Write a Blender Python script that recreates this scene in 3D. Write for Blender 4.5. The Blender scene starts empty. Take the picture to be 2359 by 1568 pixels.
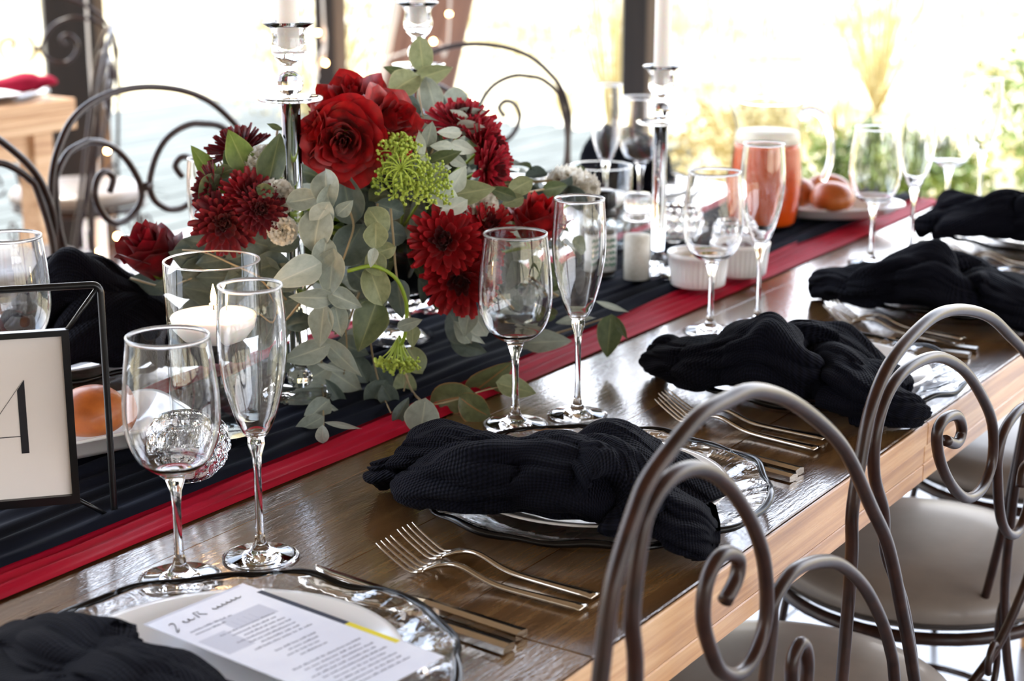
import bpy, bmesh, math, random
from mathutils import Vector, Matrix, noise
PI = math.pi
random.seed(7)
SC = bpy.context.scene
COL = SC.collection

# ---------------------------------------------------------------- camera
YAW, PITCH, EYE = math.radians(33.4), math.radians(14.8), 1.32
cam_data = bpy.data.cameras.new('camera')
cam = bpy.data.objects.new('camera', cam_data); COL.objects.link(cam)
cam_data.sensor_width = 36.0
cam_data.lens = 3914.0 / 2359.0 * 36.0
cam_data.clip_start, cam_data.clip_end = 0.02, 400
cam.location = (0, 0, EYE)
cam.rotation_euler = (PI / 2 - PITCH, 0, YAW - PI / 2)
cam_data.dof.use_dof = True
cam_data.dof.focus_distance = 1.6
cam_data.dof.aperture_fstop = 6.3
SC.camera = cam

# ---------------------------------------------------------------- world, sun, exposure
world = bpy.data.worlds.new('world'); SC.world = world; world.use_nodes = True
wn = world.node_tree.nodes; wl = world.node_tree.links; wn.clear()
wo = wn.new('ShaderNodeOutputWorld'); bg = wn.new('ShaderNodeBackground')
tc = wn.new('ShaderNodeTexCoord'); sx = wn.new('ShaderNodeSeparateXYZ'); rp = wn.new('ShaderNodeValToRGB')
wl.new(tc.outputs['Generated'], sx.inputs[0]); wl.new(sx.outputs['Z'], rp.inputs[0])
rp.color_ramp.elements[0].position = 0.0; rp.color_ramp.elements[0].color = (1.0, 0.96, 0.92, 1)
rp.color_ramp.elements[1].position = 0.55; rp.color_ramp.elements[1].color = (0.62, 0.76, 1.0, 1)
wl.new(rp.outputs[0], bg.inputs[0]); bg.inputs[1].default_value = 3.2
wl.new(bg.outputs[0], wo.inputs[0])
sun_d = bpy.data.lights.new('sun', 'SUN'); sun_d.energy = 4.0; sun_d.angle = math.radians(0.6); sun_d.color = (1.0, 0.93, 0.82)
sun = bpy.data.objects.new('sun', sun_d); COL.objects.link(sun)
sun.rotation_euler = (math.radians(-23), math.radians(9), 0)
SC.view_settings.view_transform = 'Standard'
SC.view_settings.look = 'None'
SC.view_settings.exposure = 1.35
SC.view_settings.gamma = 1.0
SC.view_settings.use_curve_mapping = False
SC.cycles.max_bounces = 14; SC.cycles.transmission_bounces = 14; SC.cycles.glossy_bounces = 6
SC.cycles.diffuse_bounces = 4; SC.cycles.transparent_max_bounces = 12

# ---------------------------------------------------------------- materials
def srgb(r, g, b):
    f = lambda c: (c / 255 / 12.92) if c / 255 <= .04045 else ((c / 255 + .055) / 1.055) ** 2.4
    return (f(r), f(g), f(b), 1)
def mat(name, col, rough=.5, metal=0., trans=0., ior=1.45, spec=None, coat=0., sheen=0., emit=None, estr=0., sss=0.):
    m = bpy.data.materials.new(name); m.use_nodes = True
    p = m.node_tree.nodes['Principled BSDF']
    p.inputs['Base Color'].default_value = col
    p.inputs['Roughness'].default_value = rough
    p.inputs['Metallic'].default_value = metal
    p.inputs['Transmission Weight'].default_value = trans
    p.inputs['IOR'].default_value = ior
    if spec is not None: p.inputs['Specular IOR Level'].default_value = spec
    p.inputs['Coat Weight'].default_value = coat
    p.inputs['Coat Roughness'].default_value = .12
    p.inputs['Sheen Weight'].default_value = sheen
    if sss:
        p.inputs['Subsurface Weight'].default_value = sss
        p.inputs['Subsurface Scale'].default_value = .01
    if emit:
        p.inputs['Emission Color'].default_value = emit; p.inputs['Emission Strength'].default_value = estr
    return m
def nd(m, t, **k):
    n = m.node_tree.nodes.new(t)
    for a, b in k.items(): setattr(n, a, b)
    return n
def lk(m, a, b): m.node_tree.links.new(a, b)
def pb(m): return m.node_tree.nodes['Principled BSDF']
def coords(m, scale=(1, 1, 1), kind='Object'):
    t = nd(m, 'ShaderNodeTexCoord'); mp = nd(m, 'ShaderNodeMapping')
    mp.inputs['Scale'].default_value = scale
    lk(m, t.outputs[kind], mp.inputs[0]); return mp.outputs[0]
def noise_tex(m, vec, scale, detail=4, rough=.55, dist=0.):
    n = nd(m, 'ShaderNodeTexNoise'); n.inputs['Scale'].default_value = scale; n.inputs['Detail'].default_value = detail
    n.inputs['Roughness'].default_value = rough; n.inputs['Distortion'].default_value = dist
    if vec is not None: lk(m, vec, n.inputs['Vector'])
    return n.outputs['Fac']
def ramp(m, fac, stops):
    r = nd(m, 'ShaderNodeValToRGB'); e = r.color_ramp.elements
    while len(e) < len(stops): e.new(.5)
    for i, (p, c) in enumerate(stops): e[i].position = p; e[i].color = c
    lk(m, fac, r.inputs[0]); return r.outputs[0]
def bump(m, fac, strength, dist=.01):
    b = nd(m, 'ShaderNodeBump'); b.inputs['Strength'].default_value = strength; b.inputs['Distance'].default_value = dist
    lk(m, fac, b.inputs['Height']); lk(m, b.outputs[0], pb(m).inputs['Normal']); return b
def noisy(name, stops, scale=8, stretch=(1, 1, 1), bumps=0., bdist=.01, detail=5, dist=0., **k):
    m = mat(name, stops[0][1], **k)
    f = noise_tex(m, coords(m, stretch), scale, detail, .6, dist)
    lk(m, ramp(m, f, stops), pb(m).inputs['Base Color'])
    if bumps: bump(m, f, bumps, bdist)
    return m

M = {}
def wood(name, dark, mid, light, rough, coat, bs=.15):
    m = mat(name, mid, rough=rough, coat=coat)
    info = nd(m, 'ShaderNodeObjectInfo'); t = nd(m, 'ShaderNodeTexCoord'); add = nd(m, 'ShaderNodeVectorMath', operation='ADD')
    mul = nd(m, 'ShaderNodeVectorMath', operation='SCALE'); comb = nd(m, 'ShaderNodeCombineXYZ')
    lk(m, info.outputs['Random'], comb.inputs[0]); lk(m, info.outputs['Random'], comb.inputs[1])
    lk(m, comb.outputs[0], mul.inputs[0]); mul.inputs['Scale'].default_value = 37.
    lk(m, t.outputs['Object'], add.inputs[0]); lk(m, mul.outputs[0], add.inputs[1])
    mp = nd(m, 'ShaderNodeMapping'); mp.inputs['Scale'].default_value = (1.2, 22, 22); lk(m, add.outputs[0], mp.inputs[0])
    f1 = noise_tex(m, mp.outputs[0], 1.6, 6, .6, .6)
    mp2 = nd(m, 'ShaderNodeMapping'); mp2.inputs['Scale'].default_value = (3, 120, 120); lk(m, add.outputs[0], mp2.inputs[0])
    f2 = noise_tex(m, mp2.outputs[0], 1.5, 3)
    mx = nd(m, 'ShaderNodeMath', operation='MULTIPLY_ADD'); lk(m, f2, mx.inputs[0]); mx.inputs[1].default_value = .35
    lk(m, f1, mx.inputs[2])
    lk(m, ramp(m, mx.outputs[0], [(.42, dark), (.66, mid), (.86, light)]), pb(m).inputs['Base Color'])
    mp3 = nd(m, 'ShaderNodeMapping'); mp3.inputs['Scale'].default_value = (60, 260, 260); lk(m, add.outputs[0], mp3.inputs[0])
    f3 = noise_tex(m, mp3.outputs[0], 1.5, 2)
    ad = nd(m, 'ShaderNodeMath', operation='ADD'); lk(m, f3, ad.inputs[0]); lk(m, f2, ad.inputs[1])
    b = bump(m, ad.outputs[0], bs, .0012)
    lk(m, b.outputs[0], pb(m).inputs['Coat Normal'])
    return m
M['table_top'] = wood('table_top', srgb(64, 43, 24), srgb(100, 70, 40), srgb(130, 98, 60), .24, 1.0, .22)
M['table_edge'] = wood('table_edge', srgb(150, 100, 60), srgb(196, 146, 98), srgb(222, 178, 130), .38, .35)
M['pale_wood'] = wood('pale_wood', srgb(170, 120, 80), srgb(214, 170, 128), srgb(232, 196, 156), .45, .1)
M['deck'] = wood('deck', srgb(66, 67, 62), srgb(90, 92, 87), srgb(110, 112, 106), .8, 0)
pb(M['deck']).inputs['Specular IOR Level'].default_value = .08
M['post_dark'] = noisy('post_dark', [(.3, srgb(22, 18, 16)), (.7, srgb(38, 31, 28))], 3, (8, 8, .6), rough=.55)
M['post_lit_brown'] = noisy('post_lit_brown', [(.3, srgb(92, 78, 64)), (.7, srgb(116, 100, 84))], 3, (8, 8, .6), rough=.55)
M['strut_wood'] = noisy('strut_wood', [(.3, srgb(112, 86, 76)), (.7, srgb(146, 118, 106))], 3, (10, 10, .8), rough=.6)
M['white_paint_and_lit_side'] = mat('white_paint_and_lit_side', srgb(228, 226, 222), .5)
M['plaster'] = noisy('plaster', [(.3, srgb(196, 186, 172)), (.7, srgb(214, 206, 194))], 5, bumps=.05, rough=.8)
M['ceiling'] = noisy('ceiling', [(.3, srgb(120, 100, 84)), (.7, srgb(140, 120, 100))], 2, (6, .6, 1), rough=.7)
M['floor'] = noisy('floor', [(.3, srgb(122, 122, 124)), (.7, srgb(152, 152, 154))], 3, bumps=.03, rough=.22, coat=.4)
M['grout'] = mat('grout', srgb(90, 90, 90), .8)
M['amber_wood'] = noisy('amber_wood', [(.3, srgb(60, 32, 16)), (.7, srgb(104, 58, 26))], 4, (1, 9, 9), rough=.35, coat=.3)
M['iron'] = noisy('iron', [(.35, srgb(34, 17, 11)), (.7, srgb(54, 30, 21))], 60, bumps=.12, bdist=.001, rough=.33, metal=0., coat=.0, spec=.38)
M['cushion'] = noisy('cushion', [(.3, srgb(116, 105, 96)), (.7, srgb(136, 124, 114))], 9, bumps=.08, bdist=.004, rough=.42, coat=.1)
M['piping'] = mat('piping', srgb(52, 44, 40), .6)
M['glass'] = mat('glass', (1, 1, 1, 1), 0., trans=1., ior=1.48)
M['bright_rim_glass'] = mat('bright_rim_glass', (1, 1, 1, 1), .22, trans=.85, ior=1.5)  # rougher, whiter glass for rings added so the lips look bright
M['crystal'] = mat('crystal', (1, 1, 1, 1), 0., trans=1., ior=1.54)
def thin_glass(name, tint, edge=.55):
    m = bpy.data.materials.new(name); m.use_nodes = True; n = m.node_tree.nodes; n.remove(n['Principled BSDF'])
    tr = nd(m, 'ShaderNodeBsdfTransparent'); gl = nd(m, 'ShaderNodeBsdfGlossy'); gl.inputs['Roughness'].default_value = 0.
    lw = nd(m, 'ShaderNodeLayerWeight'); lw.inputs['Blend'].default_value = .5
    cr = ramp(m, lw.outputs['Facing'], [(0., tint), (.7, tint), (1., (edge, edge, edge, 1))]); lk(m, cr, tr.inputs['Color'])
    fr = nd(m, 'ShaderNodeFresnel'); fr.inputs['IOR'].default_value = 1.45
    ge = nd(m, 'ShaderNodeNewGeometry'); iv = nd(m, 'ShaderNodeMath', operation='SUBTRACT'); iv.inputs[0].default_value = 1.; lk(m, ge.outputs['Backfacing'], iv.inputs[1])
    mu = nd(m, 'ShaderNodeMath', operation='MULTIPLY'); lk(m, iv.outputs[0], mu.inputs[0]); lk(m, fr.outputs[0], mu.inputs[1])
    mx = nd(m, 'ShaderNodeMixShader'); lk(m, mu.outputs[0], mx.inputs[0]); lk(m, tr.outputs[0], mx.inputs[1]); lk(m, gl.outputs[0], mx.inputs[2])
    lk(m, mx.outputs[0], n['Material Output'].inputs['Surface']); return m
M['thin_glass'] = thin_glass('thin_glass', (.97, .98, .98, 1))
M['jug_glass'] = thin_glass('jug_glass', (.95, .96, .96, 1), .12)
M['thin_water'] = thin_glass('thin_water', (.96, .97, .97, 1), .8)
M['water'] = mat('water', (1, 1, 1, 1), 0., trans=1., ior=1.33)
def hammered():
    m = mat('charger_glass', (.93, .93, .94, 1), .03, trans=1., ior=1.5)
    f = noise_tex(m, coords(m, (1, 1, 1)), 34, 2, .45, 1.2); bump(m, f, .3, .003); return m
M['charger_glass'] = hammered()
M['charger_edge_refraction'] = mat('charger_edge_refraction', srgb(8, 7, 8), .22, spec=.35)  # black stands in for refraction darkening the glass edge
M['porcelain'] = mat('porcelain', srgb(238, 235, 232), .12, coat=.5, sss=.05)
M['steel'] = noisy('steel', [(.3, (.54, .48, .41, 1)), (.7, (.64, .58, .50, 1))], 30, (1, 1, 1), rough=.13, metal=1.)
M['black_metal'] = mat('black_metal', srgb(22, 22, 24), .35, metal=.4, coat=.2)
M['card'] = noisy('card', [(.35, srgb(236, 228, 222)), (.7, srgb(244, 238, 234))], 3, (1, 6, 1), rough=.7)
M['ink'] = mat('ink', srgb(26, 26, 34), .6)
M['paper'] = noisy('paper', [(.4, srgb(226, 228, 240)), (.6, srgb(238, 240, 248))], 9, rough=.45)
M['grey_ink'] = mat('grey_ink', srgb(140, 142, 154), .6)
M['pale_ink'] = mat('pale_ink', srgb(206, 208, 220), .6)
M['yellow_ink'] = mat('yellow_ink', srgb(226, 208, 40), .6)
M['navy_ink'] = mat('navy_ink', srgb(26, 34, 58), .6)
def cloth(name, a, b, scale_u=1., waffle=True, bs=.6, rough=.9, sheen=.08):
    m = mat(name, a, rough=rough, sheen=sheen)
    pb(m).inputs['Sheen Roughness'].default_value = .5
    pb(m).inputs['Sheen Tint'].default_value = b
    pb(m).inputs['Specular IOR Level'].default_value = .12
    if waffle:
        t = nd(m, 'ShaderNodeTexCoord'); s = nd(m, 'ShaderNodeSeparateXYZ'); lk(m, t.outputs['UV'], s.inputs[0])
        nz = noise_tex(m, t.outputs['UV'], 30, 2)
        outs = []
        for ax, k in (('X', 2300.), ('Y', 2000.)):
            mu = nd(m, 'ShaderNodeMath', operation='MULTIPLY'); lk(m, s.outputs[ax], mu.inputs[0]); mu.inputs[1].default_value = k
            ad = nd(m, 'ShaderNodeMath', operation='MULTIPLY_ADD'); lk(m, nz, ad.inputs[0]); ad.inputs[1].default_value = 9.; lk(m, mu.outputs[0], ad.inputs[2])
            si = nd(m, 'ShaderNodeMath', operation='SINE'); lk(m, ad.outputs[0], si.inputs[0]); outs.append(si.outputs[0])
        ad = nd(m, 'ShaderNodeMath', operation='ADD'); lk(m, outs[0], ad.inputs[0]); lk(m, outs[1], ad.inputs[1])
        bump(m, ad.outputs[0], bs, .0012)
        mr = nd(m, 'ShaderNodeMapRange'); mr.inputs['From Min'].default_value = -2; mr.inputs['From Max'].default_value = 2
        lk(m, ad.outputs[0], mr.inputs[0]); lk(m, ramp(m, mr.outputs[0], [(.2, a), (.9, b)]), pb(m).inputs['Base Color'])
    else:
        f = noise_tex(m, coords(m, (60, 900, 60)), 1.2, 3); bump(m, f, .25, .0008)
        g = noise_tex(m, coords(m, (1, 14, 1)), 2., 3); lk(m, ramp(m, g, [(.35, a), (.7, b)]), pb(m).inputs['Base Color'])
    return m
M['napkin'] = cloth('napkin', (.0016, .0018, .004, 1), (.0055, .006, .013, 1))
M['navy_runner'] = cloth('navy_runner', srgb(8, 10, 18), srgb(20, 24, 38), waffle=False, rough=.85, sheen=.05)
M['red_runner'] = cloth('red_runner', srgb(150, 8, 34), srgb(184, 20, 50), waffle=False, rough=.6, sheen=.1)
M['red_napkin'] = cloth('red_napkin', srgb(120, 16, 40), srgb(150, 30, 56), waffle=False)
def petal(name, a, b, c, rough=.5, tr=.25):
    m = mat(name, b, rough=rough, sheen=.08)
    f = noise_tex(m, coords(m, (1, 1, 1)), 3.2, 4)
    col = ramp(m, f, [(.3, a), (.55, b), (.8, c)])
    lk(m, col, pb(m).inputs['Base Color'])
    t = nd(m, 'ShaderNodeBsdfTranslucent'); lk(m, col, t.inputs['Color'])
    mx = nd(m, 'ShaderNodeMixShader'); mx.inputs[0].default_value = tr
    out = m.node_tree.nodes['Material Output']
    lk(m, pb(m).outputs[0], mx.inputs[1]); lk(m, t.outputs[0], mx.inputs[2]); lk(m, mx.outputs[0], out.inputs['Surface'])
    return m
M['rose_red'] = petal('rose_red', srgb(104, 0, 6), srgb(160, 3, 12), srgb(190, 10, 18))
M['rose_dark'] = petal('rose_dark', srgb(80, 2, 14), srgb(122, 5, 20), srgb(150, 10, 26))
M['mum_dark'] = petal('mum_dark', srgb(58, 4, 14), srgb(96, 8, 22), srgb(130, 16, 32), tr=.15)
M['mum_mid'] = petal('mum_mid', srgb(90, 4, 14), srgb(130, 8, 22), srgb(160, 18, 34), tr=.2)
M['mum_rose'] = petal('mum_rose', srgb(122, 10, 26), srgb(158, 22, 40), srgb(186, 40, 58), tr=.3)
M['mum_bright'] = petal('mum_bright', srgb(106, 4, 12), srgb(154, 8, 20), srgb(192, 20, 34), tr=.2)
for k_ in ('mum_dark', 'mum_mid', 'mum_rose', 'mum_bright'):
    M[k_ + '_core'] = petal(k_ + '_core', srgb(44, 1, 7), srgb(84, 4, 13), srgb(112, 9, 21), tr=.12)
M['white_petal'] = petal('white_petal', srgb(226, 220, 206), srgb(240, 236, 226), srgb(252, 250, 246), tr=.5)
def leafmat(name, a, b, edge, vein=.5, tr=.22, rough=.5):
    m = petal(name, a, b, b, rough=rough, tr=tr)
    t = nd(m, 'ShaderNodeTexCoord'); s = nd(m, 'ShaderNodeSeparateXYZ'); lk(m, t.outputs['UV'], s.inputs[0])
    sb = nd(m, 'ShaderNodeMath', operation='SUBTRACT'); lk(m, s.outputs['Y'], sb.inputs[0]); sb.inputs[1].default_value = .5
    ab = nd(m, 'ShaderNodeMath', operation='ABSOLUTE'); lk(m, sb.outputs[0], ab.inputs[0])
    nz = noise_tex(m, coords(m, (1, 1, 1)), 5., 4, .65)
    base = ramp(m, nz, [(.3, a), (.7, b)])
    veinr = ramp(m, ab.outputs[0], [(0, (1, 1, 1, 1)), (.022, (.25, .25, .25, 1)), (.05, (0, 0, 0, 1)), (.44, (0, 0, 0, 1)), (.5, (.6, .6, .6, 1))])
    mx = nd(m, 'ShaderNodeMix', data_type='RGBA'); lk(m, veinr, mx.inputs[0]); lk(m, base, mx.inputs[6]); mx.inputs[7].default_value = edge
    lk(m, mx.outputs[2], pb(m).inputs['Base Color'])
    return m
M['leaf_g'] = leafmat('leaf_grey', srgb(124, 132, 120), srgb(154, 160, 147), srgb(186, 186, 164))
M['leaf_p'] = leafmat('leaf_pale', srgb(156, 164, 152), srgb(184, 190, 178), srgb(206, 206, 190))
M['leaf_w'] = leafmat('leaf_whitish_sheen', srgb(178, 188, 176), srgb(208, 214, 202), srgb(220, 222, 206))  # whitish reflection of light put into the leaf colour
M['leaf_s'] = leafmat('leaf_sage', srgb(116, 122, 86), srgb(148, 154, 114), srgb(180, 176, 132))
M['leaf_o'] = leafmat('leaf_olive', srgb(62, 74, 44), srgb(92, 102, 66), srgb(130, 132, 90))
M['leaf_v'] = leafmat('leaf_green', srgb(88, 108, 40), srgb(122, 140, 66), srgb(160, 168, 100))
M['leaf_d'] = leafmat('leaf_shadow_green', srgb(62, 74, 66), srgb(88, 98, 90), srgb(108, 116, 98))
M['leaf_b'] = leafmat('leaf_rusty_edge', srgb(72, 78, 48), srgb(104, 108, 70), srgb(176, 104, 56))
M['stem'] = mat('stem', srgb(150, 130, 96), .6)
M['green_stem'] = mat('green_stem', srgb(132, 156, 48), .5)
M['dill'] = petal('dill', srgb(164, 186, 62), srgb(198, 214, 94), srgb(216, 226, 126), tr=.3)
M['foam'] = mat('foam', srgb(20, 34, 24), .9)
M['wax'] = mat('wax', srgb(247, 244, 240), .45, sss=.3)
M['wax_pink'] = mat('wax_pink', srgb(244, 212, 196), .4, sss=.4)
M['flame'] = mat('flame', (1, .8, .4, 1), .5, emit=(1., .62, .22, 1), estr=14.)
M['bulb'] = mat('bulb', (1, .7, .4, 1), .5, emit=(1., .50, .18, 1), estr=26.)
M['wick'] = mat('wick', srgb(40, 30, 26), .8)
M['crust'] = noisy('crust', [(.3, srgb(132, 62, 18)), (.5, srgb(178, 94, 34)), (.75, srgb(208, 134, 70))], 14, bumps=.12, bdist=.003, rough=.42, coat=.12)
M['juice'] = mat('juice', srgb(226, 82, 2), .35, sss=.05)
M['froth'] = mat('froth', srgb(252, 242, 226), .6, sss=.3)
M['butter'] = mat('butter', srgb(240, 190, 116), .35, sss=.3)
M['pate'] = mat('pate', srgb(96, 66, 56), .5)
M['parsley'] = mat('parsley', srgb(84, 124, 30), .5)
M['salt'] = noisy('salt', [(.3, srgb(224, 212, 196)), (.7, srgb(246, 240, 232))], 300, rough=.7)
M['peppercorn'] = noisy('peppercorn', [(.3, srgb(40, 30, 26)), (.7, srgb(96, 78, 62))], 300, rough=.7)
M['green_label'] = mat('green_label', srgb(40, 120, 84), .5)
M['white_label'] = mat('white_label', srgb(232, 230, 224), .5)
M['black_plastic'] = mat('black_plastic', srgb(18, 18, 20), .3)
M['clear_plastic'] = mat('clear_plastic', (.97, .97, .97, 1), .12, trans=.85, ior=1.45)
M['dry_ground'] = noisy('dry_ground', [(.32, srgb(146, 120, 74)), (.46, srgb(180, 164, 128)), (.62, srgb(200, 190, 166))], .9, rough=.95, detail=8, spec=.05)
M['straw'] = noisy('straw', [(.3, srgb(158, 136, 78)), (.7, srgb(200, 186, 136))], 1.5, rough=.8)
M['bush_leaf'] = noisy('bush_leaf', [(.35, srgb(58, 78, 24)), (.5, srgb(106, 124, 44)), (.7, srgb(160, 166, 82))], 3., rough=.4)
M['twig'] = mat('twig', srgb(176, 156, 122), .8)
M['cable'] = mat('cable', srgb(216, 208, 196), .5)

# ---------------------------------------------------------------- object helpers
def mesh(name, vs, fs, smooth=True, uv=None):
    me = bpy.data.meshes.new(name); me.from_pydata([tuple(v) for v in vs], [], fs)
    if smooth and len(me.polygons): me.polygons.foreach_set('use_smooth', [True] * len(me.polygons))
    if uv is not None:
        l = me.uv_layers.new(name='UVMap'); dat = []
        for p in me.polygons:
            for vi in p.vertices: dat += uv[vi]
        l.data.foreach_set('uv', dat)
    me.update(); return me
def put(name, me, m=None, parent=None, loc=(0, 0, 0), rot=None, mx=None, scale=None):
    if m is not None and len(me.materials) == 0: me.materials.append(M[m] if isinstance(m, str) else m)
    o = bpy.data.objects.new(name, me); COL.objects.link(o)
    if parent: o.parent = parent
    if mx is not None: o.matrix_basis = mx
    else:
        o.location = loc
        if rot: o.rotation_euler = rot
        if scale is not None: o.scale = scale if hasattr(scale, '__len__') else (scale,) * 3
    return o
def tag(o, label, cat, group=None, kind=None):
    o['label'] = label; o['category'] = cat
    if group: o['group'] = group
    if kind: o['kind'] = kind
    return o
def thing(name, label, cat, loc=(0, 0, 0), rotz=0, group=None, mx=None):
    o = bpy.data.objects.new(name, None); COL.objects.link(o); o.empty_display_size = .02
    if mx is not None: o.matrix_basis = mx
    else: o.location = loc; o.rotation_euler = (0, 0, rotz)
    return tag(o, label, cat, group)
def struct(name, me, m): o = put(name, me, m); o['kind'] = 'structure'; return o
def dup(root, loc, rotz, label):
    r = root.copy(); COL.objects.link(r); r.location = loc; r.rotation_euler = (0, 0, rotz); r['label'] = label
    for ch in list(root.children):
        c = ch.copy(); COL.objects.link(c); c.parent = r
        for g in ch.children:
            d = g.copy(); COL.objects.link(d); d.parent = c
    return r
def lathe(prof, n=48, closed=False, rfun=None, uv=False):
    vs, fs = [], []; k = len(prof)
    for j in range(n):
        a = 2 * PI * j / n
        for i, (r, z) in enumerate(prof):
            rr, zz = (r, z) if rfun is None else rfun(r, z, a, i)
            vs.append((rr * math.cos(a), rr * math.sin(a), zz))
    for j in range(n):
        j2 = (j + 1) % n
        for i in range(k - 1 if not closed else k):
            i2 = (i + 1) % k
            fs.append((j * k + i, j2 * k + i, j2 * k + i2, j * k + i2))
    return vs, fs
def lathe_mesh(name, prof, n=48, smooth=True, rfun=None, closed=False):
    vs, fs = lathe(prof, n, closed, rfun)
    me = mesh(name, vs, fs, smooth)
    bm = bmesh.new(); bm.from_mesh(me); bmesh.ops.remove_doubles(bm, verts=bm.verts, dist=1e-6)
    bmesh.ops.recalc_face_normals(bm, faces=bm.faces)
    bm.to_mesh(me); bm.free()
    if smooth: me.polygons.foreach_set('use_smooth', [True] * len(me.polygons))
    return me
def catmull(P, n=6):
    P = [Vector(p) for p in P]; out = []
    for i in range(len(P) - 1):
        p0 = P[i - 1] if i else P[0] * 2 - P[1]; p1, p2 = P[i], P[i + 1]; p3 = P[i + 2] if i + 2 < len(P) else P[-1] * 2 - P[-2]
        for j in range(n):
            t = j / n
            out.append(.5 * ((2 * p1) + (p2 - p0) * t + (2 * p0 - 5 * p1 + 4 * p2 - p3) * t * t + (3 * p1 - p0 - 3 * p2 + p3) * t ** 3))
    out.append(P[-1]); return out
def tube(P, r, n=10, cap=True):
    P = [Vector(p) for p in P]; m = len(P); R = r if hasattr(r, '__len__') else [r] * m
    vs, fs = [], []
    t = (P[1] - P[0]).normalized(); up = Vector((0, 0, 1)) if abs(t.z) < .9 else Vector((1, 0, 0))
    nrm = t.cross(up).normalized()
    for i in range(m):
        t2 = (P[min(i + 1, m - 1)] - P[max(i - 1, 0)])
        t2 = t2.normalized() if t2.length > 1e-9 else t
        nrm = (nrm - t2 * nrm.dot(t2)); nrm = nrm.normalized() if nrm.length > 1e-6 else t2.orthogonal().normalized()
        b = t2.cross(nrm); t = t2
        for j in range(n):
            a = 2 * PI * j / n
            vs.append(P[i] + (nrm * math.cos(a) + b * math.sin(a)) * R[i])
    for i in range(m - 1):
        for j in range(n):
            j2 = (j + 1) % n; fs.append((i * n + j, i * n + j2, (i + 1) * n + j2, (i + 1) * n + j))
    if cap:
        fs.append(tuple(range(n - 1, -1, -1))); fs.append(tuple((m - 1) * n + j for j in range(n)))
    return vs, fs
def tube_mesh(name, P, r, n=10): return mesh(name, *tube(P, r, n))
def join(parts):
    V, Fc = [], []
    for v, f in parts:
        o = len(V); V += list(v); Fc += [tuple(i + o for i in q) for q in f]
    return V, Fc
def box(x0, x1, y0, y1, z0, z1):
    v = [(x, y, z) for z in (z0, z1) for y in (y0, y1) for x in (x0, x1)]
    return v, [(0, 2, 3, 1), (4, 5, 7, 6), (0, 1, 5, 4), (2, 6, 7, 3), (0, 4, 6, 2), (1, 3, 7, 5)]
def bevel_box(name, x0, x1, y0, y1, z0, z1, bev=.003, seg=1):
    me = mesh(name, *box(x0, x1, y0, y1, z0, z1), smooth=False)
    if bev:
        bm = bmesh.new(); bm.from_mesh(me)
        bmesh.ops.bevel(bm, geom=bm.edges[:], offset=bev, segments=seg, affect='EDGES', profile=.5)
        bm.to_mesh(me); bm.free()
    return me
def ball(r, c=(0, 0, 0), n=10, k=6, sz=1.):
    vs = [(c[0], c[1], c[2] - r * sz)]; fs = []
    for i in range(1, k):
        p = PI * i / k
        for j in range(n):
            a = 2 * PI * j / n; vs.append((c[0] + r * math.sin(p) * math.cos(a), c[1] + r * math.sin(p) * math.sin(a), c[2] - r * sz * math.cos(p)))
    vs.append((c[0], c[1], c[2] + r * sz)); L = len(vs) - 1
    for j in range(n):
        j2 = (j + 1) % n; fs.append((0, 1 + j2, 1 + j)); fs.append((L, 1 + (k - 2) * n + j, 1 + (k - 2) * n + j2))
        for i in range(k - 2): fs.append((1 + i * n + j, 1 + i * n + j2, 1 + (i + 1) * n + j2, 1 + (i + 1) * n + j))
    return vs, fs
def frame_mx(pos, x, z):
    x = Vector(x).normalized(); z = Vector(z); z = (z - x * z.dot(x)).normalized(); y = z.cross(x)
    m = Matrix((x, y, z)).transposed().to_4x4(); m.translation = Vector(pos); return m
def axis_mx(pos, z, spin=0.):
    z = Vector(z).normalized(); x = z.orthogonal().normalized()
    return frame_mx(pos, Matrix.Rotation(spin, 3, z) @ x, z)
# measured positions (world coordinates in metres)
C1O=[[0.861,0.835],[0.871,0.882],[0.881,0.905],[0.9,0.932],[0.917,0.95],[0.948,0.964],[0.987,0.976],[1.03,0.977],[1.07,0.974],[1.121,0.957],[1.173,0.931],[1.231,0.895],[1.27,0.862],[1.318,0.81],[1.357,0.769],[1.383,0.731],[1.411,0.681],[1.437,0.635],[1.458,0.593]]
C1L=[[0.907,0.816],[0.901,0.857],[0.903,0.884],[0.909,0.909],[0.918,0.929],[0.941,0.942],[0.971,0.943],[1.003,0.933],[1.034,0.914],[1.064,0.887],[1.09,0.856],[1.105,0.828],[1.112,0.794],[1.107,0.772],[1.088,0.756],[1.062,0.755],[1.035,0.77],[1.019,0.791],[1.005,0.819],[1.006,0.845],[1.02,0.859],[1.038,0.86],[1.058,0.849],[1.056,0.834],[1.038,0.823]]
C1R=[[1.122,0.767],[1.123,0.79],[1.143,0.801],[1.168,0.804],[1.211,0.795],[1.256,0.777],[1.311,0.739],[1.359,0.69],[1.39,0.646],[1.405,0.612]]
C2O=[[1.275,0.679],[1.281,0.771],[1.277,0.817],[1.289,0.859],[1.305,0.899],[1.341,0.929],[1.399,0.945],[1.461,0.95],[1.533,0.939],[1.613,0.915],[1.683,0.881],[1.737,0.853]]
C2L=[[1.526,0.56],[1.451,0.666],[1.379,0.76],[1.35,0.795],[1.323,0.836],[1.32,0.873],[1.34,0.902],[1.379,0.915],[1.435,0.914],[1.484,0.903],[1.546,0.876],[1.606,0.835],[1.646,0.796],[1.655,0.755],[1.629,0.733],[1.582,0.736],[1.532,0.764],[1.492,0.801],[1.478,0.831],[1.496,0.841],[1.532,0.835],[1.55,0.816],[1.537,0.806],[1.503,0.818]]
C2R=[[1.679,0.726],[1.673,0.75],[1.684,0.775],[1.715,0.786],[1.753,0.787]]
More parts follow.
